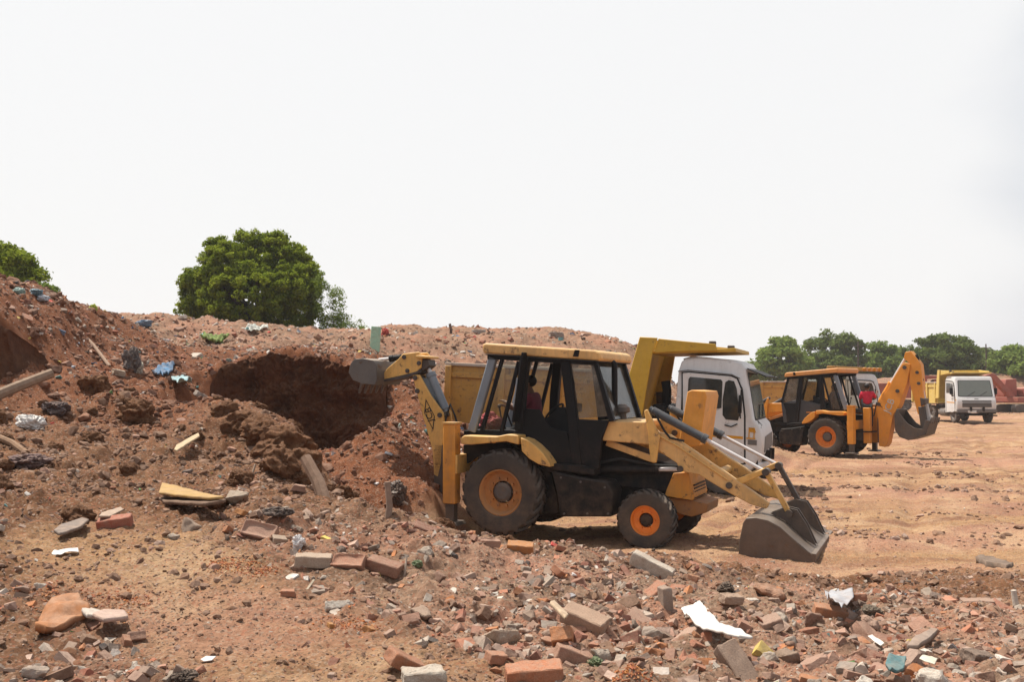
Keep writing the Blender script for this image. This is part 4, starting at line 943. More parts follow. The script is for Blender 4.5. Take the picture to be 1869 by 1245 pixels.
        a = P([(1350, 735), (1362, 700)], -W); m_ = MB(); y = s * (W + .16); x, z = a[0]
        m_.box(x - .0, x + .06, min(y - .09, y + .09), max(y - .09, y + .09), z - .22, z + .16); mo = m_.build('mirror', M_BLK, cb, .02)
        ma = MB(); ma.tube([(x + .03, s * W * .97, z + .3), (x + .04, y, z + .26), (x + .04, y, z - .28), (x + .03, s * W * .98, z - .32)], .014, 6); ma.build('mirror_arm', M_BLK, mo)
        x, z = xi(1300, 880)
        ms = MB(); ms.prism([(-.72, .55), (-.70, .9), (-.45, 1.1), (.45, 1.1), (.70, .9), (.74, .55), (.66, .55), (.6, .84), (.4, 1.02), (-.4, 1.02), (-.6, .84), (-.64, .55)], min(s * .78, s * 1.14), max(s * .78, s * 1.14)); ms.build('mudguard', M_BLK, t)
        sp_ = MB(); sp_.box(.55, .95, min(s * .8, s * 1.12), max(s * .8, s * 1.12), .42, .50); sp_.build('step', M_BLK, t, .01)
    # front of the cab: windscreen, grille, lamps, bumper
    def xf(z):                                            # front face of the side outline at height z
        best = -9
        for (x0, z0), (x1, z1) in zip(sp, sp[1:] + sp[:1]):
            if (z0 - z) * (z1 - z) <= 0 and z0 != z1: best = max(best, x0 + (x1 - x0) * (z - z0) / (z1 - z0))
        return best
    z1, z0 = F2(1361, 682, -W)[1], F2(1376, 764, -W)[1]
    def face(nm, pts, m, d0=-.01, d1=.012, par=cb, bev=0):  # panel on the front: pts in (y, z)
        return MB().hull([(xf(z) + d0, y, z) for y, z in pts], [(xf(z) + d1, y, z) for y, z in pts]).build(nm, m, par, bev)
    face('windscreen_seal', [(-1.02, z0 + .0), (-.98, z0 - .05), (.98, z0 - .05), (1.02, z0), (.96, z1 - .02), (.90, z1 + .02), (-.90, z1 + .02), (-.96, z1 - .02)], M_RUBBER, -.01, .008)
    face('windscreen', [(-.98, z0 + .02), (-.94, z0 - .015), (.94, z0 - .015), (.98, z0 + .02), (.92, z1 - .035), (.88, z1 - .005), (-.88, z1 - .005), (-.92, z1 - .035)], M_GLASSW, -.01, .014)
    for yy in (-.45, .25): MB().tube([(xf(z0) + .03, yy, z0 + .0), (xf(z0 + .25) + .03, yy + .45, z0 + .25)], .012, 6).build('wiper', M_RUBBER, cb)
    zc = z0 - .48
    if not damaged:
        gp = face('grille', [(-.86, zc - .20), (.86, zc - .20), (.86, zc + .20), (-.86, zc + .20)], M_GREY, -.02, .02)
        for k in range(4):
            zz = zc - .15 + k * .1; MB().box(xf(zz) + .01, xf(zz) + .035, -.82, .82, zz - .018, zz + .018).build('grille_bar', M_STEELD, gp)
        face('emblem', [(-.12, zc + .27), (.12, zc + .27), (.12, zc + .31), (-.12, zc + .31)], M_GREY, -.01, .018)
    else:
        gp = face('grille', [(-.80, zc - .22), (.86, zc - .16), (.86, zc + .14), (-.70, zc + .1)], M_GREY, -.03, .012)
        for k, (yy, zz, sz) in enumerate(((-.95, zc + .33, .05), (-.85, zc + .36, .05), (-.75, zc + .37, .05), (-.65, zc + .38, .05))):
            face('air_slot', [(yy - .03, zz - .05), (yy + .03, zz - .05), (yy + .03, zz + .05), (yy - .03, zz + .05)], M_BLK, -.01, .006)
    for s in (-1, 1):
        hl = MB(); z = zc - .42; hl.tube([(xf(z) - .05, s * .84, z), (xf(z) + .02, s * .84, z)], .11, 16); hl.build('headlight', M_LAMP, cb)
    zb = F2(1386, 850, -W)[1]
    bp = MB()
    if damaged:
        bp.hull([(xf(zb) - .06, -1.1, zb - .20), (xf(zb) + .06, -1.12, zb - .16), (xf(zb) + .05, -1.14, zb + .05), (xf(zb) - .05, -1.12, zb + .05)], [(xf(zb) + .0, .3, zb - .28), (xf(zb) + .12, .3, zb - .24), (xf(zb) + .12, .3, zb + .0), (xf(zb), .3, zb + .0)])
    else:
        zb += .10 if high else 0; bp.box(xf(zb) - .08, xf(zb) + .10, -1.16, 1.16, zb - .16, zb + .05)
    bo = bp.build('bumper', cab if damaged else M_GREY, t, .03)
    if not damaged:
        MB().box(xf(zb) + .10, xf(zb) + .112, -.55, -.05, zb - .16, zb - .02).build('number_plate', M_PLATE, bo)
    # behind the cab: exhaust stack, tank, tipping ram
    x, z = F2(1222, 760, -.6)
    st = MB(); st.tube([(x - .1, -.5, .9), (x - .1, -.5, z + .55), (x - .14, -.5, z + .75)], .10, 14); st.build('exhaust_stack', M_BLK, t)
    tk = MB(); tk.box(x - .32, x - .02, -.95, .7, .95, z + .25); tk.build('air_filter', M_BLK, t, .05)
    tr = MB(); tr.tube([(x - .28, .15, .8), (x - .36, .15, z + .5)], .11, 14); tr.build('tipping_ram', M_STEELD, t)
    ft = MB(); ft.tube([(-2.2, -.85, .62), (-1.2, -.85, .62)], .27, 18); ft.build('fuel_tank', M_GREY, t, .02)
    # --- tipping body
    Yb = -1.2
    xr, zt_r = F2(815, 657, Yb); zt = zt_r; xh, zh = F2(1145, 690, Yb)
    zb_ = F2(960, 780, Yb)[1]; zt = F2(1000, 676, Yb)[1]
    if wall_h: zb_ = zt - wall_h
    xq = F2(1140, 760, Yb)[0]
    bd = MB()
    bd.box(xr, xq, -1.2, 1.2, zb_, zb_ + .06)
    for s in (-1, 1): bd.box(xr, xq, min(s * 1.15, s * 1.2), max(s * 1.15, s * 1.2), zb_ + .06, zt)
    bd.box(xr, xr + .06, -1.15, 1.15, zb_ + .06, zt + .05)
    bo = bd.build('tipper_body', body[0], t, .01)
    for s in (-1, 1):
        rl = MB(); rl.box(xr, xq, min(s * 1.14, s * 1.26), max(s * 1.14, s * 1.26), zt + .002, zt + .07); rl.build('top_rail', rail, bo, .01)
        fl = MB(); fl.box(xr, xq, min(s * 1.203, s * 1.25), max(s * 1.203, s * 1.25), zt - .26, zt - .14); fl.build('side_rail', body[0], bo, .008)
        for k in range(ribs):
            xk = xr + .02 + (xq - xr - .3) * k / (ribs - 1); rb = MB(); rb.box(xk, xk + .14, min(s * 1.203, s * 1.30), max(s * 1.203, s * 1.30), zb_ + .05, zt - .002); rb.build('side_rib', body[0], bo, .012)
        sl = MB(); q = P([(1169, 615), (1201, 617), (1192, 644), (1172, 766), (1127, 766)], Yb); sl.prism(q, min(s * 1.20, s * 1.28), max(s * 1.20, s * 1.28)); sl.build('headboard_post', body[1], bo, .015)
        cf = MB(); cf.prism(P([(1202, 618), (1250, 623), (1306, 628), (1310, 641), (1260, 641), (1194, 644)], Yb), min(s * 1.17, s * 1.22), max(s * 1.17, s * 1.22)); cf.build('canopy_side', body[1], bo, .01)
    hb = MB(); q = P([(1170, 617), (1180, 617), (1140, 766), (1128, 766)], Yb); hb.prism(q, -1.198, 1.198); hb.build('headboard', body[1], bo)
    cn = MB(); q = P([(1180, 640), (1308, 637), (1342, 635), (1343, 642), (1308, 643), (1180, 646)], Yb); cn.prism(q, -1.165, 1.165); cn.build('canopy', body[1], bo, .008)
    for px, py in ((1300, 624), (1334, 632)):
        a = F2(px, py, Yb); k = MB(); k.box(a[0] - .08, a[0] + .06, -1.14, -1.02, a[1] - .10, a[1] + .02); k.build('canopy_lug', M_STEELD, bo, .02)
    if cargo:
        vs = []; fs = []; nx, ny = 40, 18
        for i in range(nx + 1):
            for j in range(ny + 1):
                u, w = i / nx, j / ny; x = xr + .07 + (xq - xr - .3) * u; y = -1.13 + 2.26 * w
                h = zt - .25 + .45 * math.sin(math.pi * u) ** .7 * math.sin(math.pi * w) ** .8 + .09 * random.uniform(-1, 1)
                vs.append((x, y, h))
        for i in range(nx):
            for j in range(ny): fs.append((i * (ny + 1) + j, (i + 1) * (ny + 1) + j, (i + 1) * (ny + 1) + j + 1, i * (ny + 1) + j + 1))
        lo = MB().add(vs, fs).build('soil_load', M_LOAD, None, smooth=False); lo.matrix_world = M
        tag(lo, 'heaped brown soil inside the body of the tipper truck with the white cab beside the digging loader', 'soil')
        lo['label'] = 'heaped reddish soil loaded in the ochre tipper body behind the loader cab'
    return t
M_GLASSW = glass('windscreen_glass', clear=False, dirt=0.12, dark=(0.17, 0.205, 0.18))
GT = 'white-cabbed tipper trucks on the dump'
truck1 = truck('tipper_truck', 'white-cabbed yellow tipper truck with damaged front, parked close behind the near backhoe loader', F2.M, M_WHITE, (M_TORG, M_TYEL), M_RAIL, GT, cargo=True, damaged=True)
x, z = F2(1372, 790, -1.15)
em = MB(); em.box(x - .06, x - .04, -1.172, -1.150, z - .10, z + .10); em.box(x - .06, x + .06, -1.172, -1.150, z + .08, z + .10); em.box(x + .04, x + .06, -1.172, -1.150, z - .10, z + .08); em.box(x - .10, x + .08, -1.172, -1.150, z - .13, z - .105); em.build('badge', M_STRIPE, truck1)
x, z = F2(1374, 808, -1.15); MB().box(x - .1, x + .08, -1.166, -1.148, z - .05, z + .05).build('model_plate', M_GREY, truck1)
sv = MB(); a = F2.v(1366, 676, -1.0); sv.hull([(a.x - .02, -1.08, a.z + .02), (a.x - .02, 1.0, a.z + .02), (a.x + .36, 1.0, a.z - .12), (a.x + .36, -1.08, a.z - .12)], [(a.x - .02, -1.08, a.z + .04), (a.x - .02, 1.0, a.z + .04), (a.x + .36, 1.0, a.z - .10), (a.x + .36, -1.08, a.z - .10)]); sv.build('sun_visor', M_BLK, truck1)
tp = MB(); q = F2.poly([(1246, 655), (1262, 650), (1290, 652), (1338, 658), (1350, 666), (1330, 662), (1280, 657), (1252, 660)], -1.0); tp.prism(q, -1.0, .9); tp.build('roof_tarpaulin', M_RAIL, truck1, .02)
# a truck of the same kind beyond the second loader
def on_ground(px, py, D, yaw, fr, anchor):              # place a copy so that a named point of it meets a point of the ground
    rot = Matrix.Rotation(yaw, 4, 'Z'); w = at(px, py, D); w.z = H(w.x, w.y)
    return Matrix.Translation(w - rot @ Vector(anchor)) @ rot
M3 = on_ground(1585, 792, 47, R(-18), F2, (0, -1.05, 0))
truck2 = truck('tipper_truck', 'white-cabbed tipper truck with ochre body, half hidden beyond the second backhoe loader', M3, M_WHITE, (M_TORG, M_TORG), M_RAIL, GT, high=True)
M4 = on_ground(1741, 772, 60, R(-92), F2, (0, -1.05, 0))
truck3 = truck('tipper_truck', 'pale yellow tipper truck with white cab facing the camera on the open yard', M4, M_WHITE, (M_TPALE, M_TPALE), M_RAIL, GT, high=True)
M5 = on_ground(1726, 744, 90, R(-15), F2, (0, -1.05, 0))
truck4 = truck('tipper_truck', 'dull red tipper truck far off, seen behind the pale yellow truck', M5, M_RED, (M_RED, M_RED), M_RED, 'red machines beyond the yard', high=True)
# ------------------------------------------------------------------ the second backhoe loader, arm folded up
M_ORG2 = paint('bright_machine_orange', (0.64, 0.24, 0.012), 0.42, 0.14, 0.2)
M_ORG3 = paint('machine_roof_orange', (0.58, 0.24, 0.05), 0.45, 0.3, 0.2)
MB2 = on_ground(1505, 839, 31.7, R(180 - 42), F1, (0, 0.98, 0.0))
F1b = Frame(MB2)
def pose_folded(t, YEL, ORG, letter):
    P, V = F1b.poly, F1b.v
    h = .17
    def arm(nm, pts, m, hw, par=t, bev=.012): return MB().prism(P(pts, 0), -hw, hw).build(nm, m, par, bev)
    bo = arm('boom', [(1602, 741), (1606, 732), (1624, 711), (1634, 691), (1650, 665), (1656, 662), (1665, 665), (1664, 674), (1658, 702), (1645, 740), (1634, 758), (1624, 809), (1619, 816), (1608, 814), (1607, 768)], YEL, h)
    for px, py in ((1655, 671), (1642, 714), (1608, 738)): pin(bo, V(px, py, 0), -h - .03, h + .03, .06)
    di = arm('dipper_arm', [(1655, 643), (1665, 641), (1672, 650), (1683, 665), (1685, 682), (1687, 713), (1689, 728), (1688, 758), (1678, 756), (1669, 722), (1662, 696), (1664, 665), (1652, 654)], YEL, h - .04)
    for px, py in ((1677, 680), (1680, 700)): pin(di, V(px, py, 0), -h, h, .05)
    ram(t, V(1606, 734, 0) + Vector((0, .0, 0)), V(1652, 655, 0), .45, .08, .045, 'boom_ram', YEL)
    ram(t, V(1672, 648, 0), V(1688, 728, 0), .6, .07, .035, 'bucket_ram')
    el = arm('dipper_elbow', [(1682, 726), (1692, 728), (1692, 738), (1684, 742)], M_STEELD, .15, di)
    lk = MB(); lk.beam(V(1690, 738, .0), V(1698, 779, 0), .12, .10, (0, 1, 0)); lk.build('bucket_link', M_ROD2, t, .01)
    lk = MB(); lk.beam(V(1684, 742, .0), V(1690, 786, 0), .2, .28, (0, 1, 0)); lk.build('bucket_hanger', M_STEELD, t, .02)
    Y = .38
    out = P([(1645, 746), (1641, 758), (1642, 785), (1650, 797), (1666, 803), (1684, 798), (1698, 793), (1706, 768)], 0)
    cx, cz = F1b(1674, 764, 0); inn = [(x + (cx - x) * .07, z + (cz - z) * .07) for x, z in out]
    bu = MB(); bu.prism(out + inn[::-1], -Y, Y)
    ck = P([(1645, 746), (1641, 758), (1642, 785), (1650, 797), (1666, 803), (1684, 798), (1698, 793), (1706, 768), (1698, 766), (1692, 783), (1678, 781), (1664, 772), (1652, 757)], 0)
    bu.prism(ck, -Y - .004, -Y + .025); bu.prism(ck, Y - .025, Y + .004)
    b_ = bu.build('digging_bucket', M_STEELD, t, .006)
    for k in range(5):
        y = -Y + .06 + k * (2 * Y - .12) / 4; a = V(1705, 772, 0); b = V(1708, 762, 0); a.y = b.y = y; MB().beam(a, b, .08, .06, (0, 1, 0), .04, .03).build('bucket_tooth', M_STEEL, b_)
    c = F1b(1627, 741, 0); d = F1b(1637, 716, 0); ux = Vector((d[0] - c[0], 0, d[1] - c[1])).normalized()
    boom_letters(bo, c, ux, Vector((-ux.z, 0, ux.x)) if (Vector((-ux.z, 0, ux.x))).x > 0 else Vector((ux.z, 0, -ux.x)), .30, h + .004, M_LOGOG)
    for yy in (-.35, .35):
        q = V(1592, 770, 0); MB().box(q.x - .1, q.x + .12, yy - .08, yy + .08, .45, q.z + .45).build('slew_post', YEL, t, .015)
    MB().tube([V(1595, 760, .1), V(1600, 735, .2), V(1612, 745, .15), V(1608, 775, .1)], .02, 8).build('hydraulic_hose', M_RUBBER, t)
    st = MB(); x, z = F1(1040, 800, .7); st.box(x - .2, x + .28, .722, .730, z + .03, z + .055); st.build('panel_stripe', YEL, t)
    MB().box(-1.30, -.80, -.02, .50, .80, .84).build('foot_plate', M_BLK, t)
    # rear work lamps on the roof edge
    x, z = F1(884, 640, .8)
    for yy in (.55, .2, -.2, -.55): MB().box(x - .14, x - .02, yy - .09, yy + .09, z - .06, z + .06).build('work_lamp', M_LAMPO, t, .02)
M_LAMPO = flat('amber_lamp', (0.5, 0.2, 0.03), 0.3, 0.2, 9)
M_ROD2 = flat('grey_link', (0.45, 0.44, 0.42), 0.5, 0.2, 8)
loader2 = backhoe('backhoe_loader', 'bright orange backhoe loader farther off with closed bonnet and its digging arm folded upright', MB2, (M_ORG2, M_ORG3, M_ORG2), pose_folded, False, 'backhoe loaders on the dump', near=1, rim=(M_RIM, M_RIM), dark_panel=True)
# ------------------------------------------------------------------ red excavators far off
def excavator(label, M, m):
    t = thing('excavator', label, 'excavator', M, 'red excavators at the far edge of the yard')
    for s in (-1, 1):
        k = MB(); k.prism([(-1.9, .4), (-1.7, .08), (1.7, .08), (1.9, .4), (1.7, .75), (-1.7, .75)], s * .7 - .25 + s * .3, s * .7 + .25 + s * .3); k.build('crawler_track', M_TYRE2, t, .08)
    b = MB(); b.box(-2.1, 1.5, -1.2, 1.2, .95, 1.35); b.build('deck', m, t, .04)
    b = MB(); b.prism([(-2.4, 1.35), (-.2, 1.35), (-.2, 2.1), (-1.9, 2.2), (-2.4, 2.0)], -1.2, 1.2); b.build('engine_cover', m, t, .08)
    c = MB(); c.prism([(.0, 1.36), (1.4, 1.36), (1.45, 2.0), (1.2, 2.85), (.05, 2.9)], -1.18, -.25); cb = c.build('cab', m, t, .06)
    g = MB(); g.prism([(.15, 1.9), (1.3, 1.9), (1.1, 2.7), (.15, 2.72)], -1.195, -1.17); g.build('window', M_GLASSD, cb)
    a = MB(); a.prism([(.9, 1.4), (1.4, 1.3), (3.4, 2.9), (5.4, 2.4), (5.4, 2.75), (3.4, 3.35), (3.0, 3.25)], .0, .4); a.build('boom', m, t, .03)
    d = MB(); d.prism([(5.1, 2.9), (5.6, 2.7), (5.2, .9), (4.95, .9)], .03, .37); d.build('dipper_arm', m, t, .02)
    k = MB(); k.prism([(4.8, 1.0), (5.3, .9), (5.2, .3), (4.6, .1), (4.4, .5)], -.35, .75); k.build('digging_bucket', M_STEELD, t, .04)
    ram(t, (1.3, .2, 1.6), (3.2, .2, 2.9), .5, .09, .05)
    return t
excavator('red crawler excavator at the far edge of the yard, nearest the white-cabbed pale truck', on_ground(1822, 737, 92, R(178), F1, (0, 0, 0)), M_RED)
excavator('red crawler excavator cut off by the right border of the photo', on_ground(1862, 742, 84, R(200), F1, (0, 0, 0)), M_RED)
# ------------------------------------------------------------------ trees
def leaf_mat(name, a, b, tr=0.35):
    m, nt, p = newmat(name); L = nt.links; v = objvec(nt); out = nt.nodes['Material Output']
    g = nt.nodes.new('ShaderNodeAttribute'); g.attribute_name = 'tone'
    c = mixc(nt, g.outputs['Fac'], a, b)
    c = mixc(nt, math_(nt, 'MULTIPLY', noise(nt, v, .9, 3), .4), c, tuple(x * .8 for x in a))
    d = nt.nodes.new('ShaderNodeBsdfDiffuse'); L.new(c, d.inputs[0]); t = nt.nodes.new('ShaderNodeBsdfTranslucent'); L.new(c, t.inputs[0])
    ms = nt.nodes.new('ShaderNodeMixShader'); ms.inputs[0].default_value = tr; L.new(d.outputs[0], ms.inputs[1]); L.new(t.outputs[0], ms.inputs[2]); L.new(ms.outputs[0], out.inputs[0])
    return m
M_LEAF = leaf_mat('neem_leaf', (0.085, 0.135, 0.012), (0.34, 0.39, 0.045), 0.5)
M_LEAFD = leaf_mat('acacia_leaf', (0.08, 0.115, 0.03), (0.17, 0.22, 0.06))
M_LEAFY = leaf_mat('light_leaf', (0.12, 0.18, 0.04), (0.26, 0.33, 0.08))
M_LEAFG = leaf_mat('grey_leaf', (0.06, 0.075, 0.035), (0.13, 0.15, 0.07))
M_BARK = flat('bark', (0.085, 0.065, 0.05), 0.95, 0.3, 6, 0.03)
def leaves_mesh(name, centres, radii, per, leaf, m, seed, hollow=.35, droop=.0, aspect=.5):
    """leaf faces gathered in clumps round the given centres"""
    r = np.random.default_rng(seed); n = len(centres) * per
    c = np.repeat(np.array(centres), per, 0); rad = np.repeat(np.array(radii), per, 0)
    d = r.normal(size=(n, 3)); d /= np.linalg.norm(d, axis=1)[:, None]
    q = r.uniform(hollow ** 3, 1, n) ** (1 / 3)
    p = c + d * (q * (1 + .15 * r.normal(size=n)))[:, None] * rad; p[:, 2] -= droop * q * r.uniform(0, 1, n) * rad[:, 2]
    nrm = d * .5 + r.normal(size=(n, 3)) * .55 + np.array([0, 0, .55]); nrm /= np.linalg.norm(nrm, axis=1)[:, None]
    a = np.cross(nrm, r.normal(size=(n, 3))); a /= np.linalg.norm(a, axis=1)[:, None]; b = np.cross(nrm, a)
    s = leaf * r.uniform(.55, 1.3, n)[:, None]
    V = np.stack([p - a * s, p - b * s * aspect + nrm * s * .12, p + a * s, p + b * s * aspect + nrm * s * .12], 1).reshape(-1, 3)
    F = np.arange(4 * n).reshape(n, 4)
    me = bpy.data.meshes.new(name); me.vertices.add(4 * n); me.vertices.foreach_set('co', V.ravel()); me.loops.add(4 * n); me.loops.foreach_set('vertex_index', F.ravel())
    me.polygons.add(n); me.polygons.foreach_set('loop_start', np.arange(0, 4 * n, 4)); me.polygons.foreach_set('use_smooth', np.zeros(n, bool)); me.update()
    clump = np.repeat(r.uniform(0, .6, len(centres)), per); tone = np.clip(clump + r.uniform(0, .5, n), 0, 1)
    at_ = me.attributes.new('tone', 'FLOAT', 'POINT'); at_.data.foreach_set('value', np.repeat(tone, 4)); me.materials.append(m); return me
def limbs(root, tips, r0, seed, trunk_h=None):
    r = random.Random(seed); mb = MB(); root = Vector(root)
    fork = root + Vector((r.uniform(-.1, .1), r.uniform(-.1, .1), trunk_h))
    mb.tube([root, root + (fork - root) * .5 + Vector((r.uniform(-.06, .06), 0, 0)), fork], [r0 * 1.25, r0, r0 * .85], 10)
    for t in tips:
        t = Vector(t); mid = fork.lerp(t, .5) + Vector((r.uniform(-.2, .2), r.uniform(-.2, .2), r.uniform(0, .25)))
        mb.tube([fork, fork.lerp(mid, .5) + Vector((0, 0, .05)), mid, t], [r0 * .5, r0 * .38, r0 * .25, r0 * .08], 6)
    return mb
def tree(name, label, cat, x, y, z, lobes, m, leaf, n_clump, per, seed, trunk_h, r0, group=None, clump_r=(.3, .5), hollow=.35, flat_=.75, droop=0.2):
    """lobes: (dx, dy, dz, rx, ry, rz) about the foot; clumps of leaves fill the shell of each lobe"""
    t = thing(name, label, cat, Matrix.Translation((x, y, z)), group)
    r = random.Random(seed); cs = []; rs = []
    tot = sum((l[3] * l[4] * l[5]) ** (2 / 3) for l in lobes)
    for lx, ly, lz, rx, ry, rz in lobes:
        for k in range(max(3, int(n_clump * (rx * ry * rz) ** (2 / 3) / tot))):
            d = Vector((r.gauss(0, 1), r.gauss(0, 1), r.gauss(0, 1))).normalized(); q = r.uniform(.45, 1.0) ** .5
            cs.append((lx + d.x * rx * q, ly + d.y * ry * q, lz + d.z * rz * q)); c = r.uniform(*clump_r); rs.append((c, c, c * flat_))
    o = bpy.data.objects.new('crown', leaves_mesh('crown', cs, rs, per, leaf, m, seed, hollow, droop)); COL.objects.link(o); o.parent = t
    tips = [cs[i] for i in range(0, len(cs), max(1, len(cs) // 26))]
    limbs((0, 0, -.3), tips, r0, seed, trunk_h).build('trunk', M_BARK, t)
    return t
# the round tree behind the crest
D = 44; s = D / FPX
def lob(cx, cy, hw, hh, dep=None, base=None, D=44, dy=0):   # a lobe from its place in the photo, relative to the foot
    dy = dy or math.sin(cx * 1.7 + cy) * hw * .6 * D / FPX
    p = at(cx, cy, D); return (p.x - base.x, dy, p.z - base.z, hw * D / FPX, (dep or hw) * D / FPX, hh * D / FPX)
def foot(px, D, py): return at(px, py, D)
b = foot(470, 44, 640); b.z -= .3
L_ = lambda *a, **k: lob(*a, base=b, **k)
tree('neem_tree', 'large round bright green tree standing alone behind the rubble crest', 'tree', b.x, b.y, b.z,
     [L_(425, 490, 58, 50, 70), L_(510, 485, 52, 48, 70), L_(465, 462, 66, 40, 60), L_(380, 530, 50, 46, 60), L_(470, 545, 95, 62, 90), L_(545, 530, 42, 52, 60), L_(400, 572, 60, 34, 60), L_(530, 575, 56, 38, 60), L_(350, 520, 24, 28, 30), L_(500, 441, 26, 20, 25), L_(455, 436, 24, 16, 22), L_(395, 455, 26, 24, 25), L_(566, 505, 20, 28, 30), L_(345, 560, 20, 24, 26), L_(545, 470, 22, 22, 24)],
     M_LEAF, .075, 1500, 95, 11, 1.7, .16, clump_r=(.13, .30), hollow=.3)
b = foot(615, 43, 640)
tree('shrub', 'thin grey-green shrub with bare twigs at the foot of the large round tree', 'shrub', b.x, b.y, b.z,
     [lob(600, 560, 30, 45, 30, base=b, D=43), lob(620, 595, 45, 20, 30, base=b, D=43), lob(585, 520, 10, 24, 15, base=b, D=43), lob(640, 600, 30, 8, 20, base=b, D=43)], M_LEAFY, .05, 170, 34, 12, .6, .03, clump_r=(.12, .30), hollow=.1)
b = foot(20, 38, 560)
tree('neem_tree', 'green tree at the left border rising behind the steep brown heap', 'tree', b.x, b.y, b.z,
     [lob(20, 490, 40, 32, 45, base=b, D=38), lob(-30, 480, 55, 45, 60, base=b, D=38), lob(50, 512, 32, 22, 30, base=b, D=38), lob(0, 525, 60, 30, 50, base=b, D=38), lob(20, 465, 22, 15, 25, base=b, D=38)], M_LEAF, .085, 300, 110, 13, 1.2, .12, clump_r=(.2, .38))
b = foot(92, 34, 560)
tree('shrub', 'small yellow-green shrub on the crest next to the left border tree', 'shrub', b.x, b.y, b.z, [lob(92, 533, 16, 10, 16, base=b, D=34), lob(78, 528, 10, 12, 12, base=b, D=34)], M_LEAFY, .06, 40, 60, 14, .2, .02, clump_r=(.1, .2))
# acacias beyond the yard
def acacia(label, cx, top, hw, D, seed, m=M_LEAFD, lob_=None, n=150):
    base = at(cx, 716, D); base.z = H(base.x, base.y) if D < 130 else 0.0
    hh = 716 - top; r = random.Random(seed); L = []
    for k in range(9):
        px = cx + r.uniform(-.72, .72) * hw; u = abs(px - cx) / hw; py = top + hh * (.16 + .30 * u * u + r.uniform(0, .42))
        L.append(lob(px, py, hw * r.uniform(.28, .42), hh * r.uniform(.10, .17), hw * .4, base=base, D=D, dy=r.uniform(-.6, .6) * hw * D / FPX))
    L.append(lob(cx, top + hh * .17, hw * .5, hh * .13, hw * .5, base=base, D=D))
    L.append(lob(cx + r.uniform(-.3, .3) * hw, top + hh * .66, hw * .7, hh * .22, hw * .6, base=base, D=D))
    if lob_: L += [lob(*q, base=base, D=D) for q in lob_]
    return tree('acacia_tree', label, 'tree', base.x, base.y, base.z, L, m, .24, n, 110, seed, 2.2, .22, 'hazy trees beyond the yard', clump_r=(.55, 1.15), flat_=.55, droop=.3, hollow=.2)
acacia('broad pale green tree, first to the right of the white truck cab', 1425, 613, 50, 120, 21, M_LEAFY, [(1425, 660, 48, 30)])
acacia('darker layered tree just above the orange loader cab roof', 1520, 600, 58, 125, 22, M_LEAFD, [(1500, 665, 50, 25), (1560, 632, 16, 10)])
acacia('low olive tree in the gap behind the raised orange arm', 1610, 620, 42, 130, 23, M_LEAFY, [(1600, 670, 40, 22)])
acacia('widest dark spreading tree, directly above the raised orange arm', 1705, 606, 72, 122, 24, M_LEAFD, [(1700, 660, 70, 30), (1740, 640, 35, 25)], 200)
acacia('small dim tree by the thin utility pole', 1795, 634, 38, 140, 25, M_LEAFD, [(1790, 670, 40, 18)], 110)
acacia('yellow-green tree at the right border', 1862, 628, 55, 118, 26, M_LEAFY, [(1850, 668, 45, 22)])
acacia('low green tree far behind, between the two tallest dark trees', 1600, 655, 60, 150, 27, M_LEAFG, None, 110)
for px, top, D, lab in ((1567, 624, 118, 'thin grey utility pole beside the dark layered tree'), (1801, 628, 128, 'thin dark utility pole rising above the small dim tree')):
    p = at(px, 700, D); h = at(px, top, D).z
    t = thing('utility_pole', lab, 'utility pole', Matrix.Translation((p.x, p.y, 0)), 'utility poles among the far trees')
    MB().tube([(0, 0, -.2), (0, 0, h)], [.12, .08], 8).build('pole', M_BARK, t)
    MB().beam((-.7, 0, h - .5), (.7, 0, h - .5), .08, .08).build('crossarm', M_BARK, t)
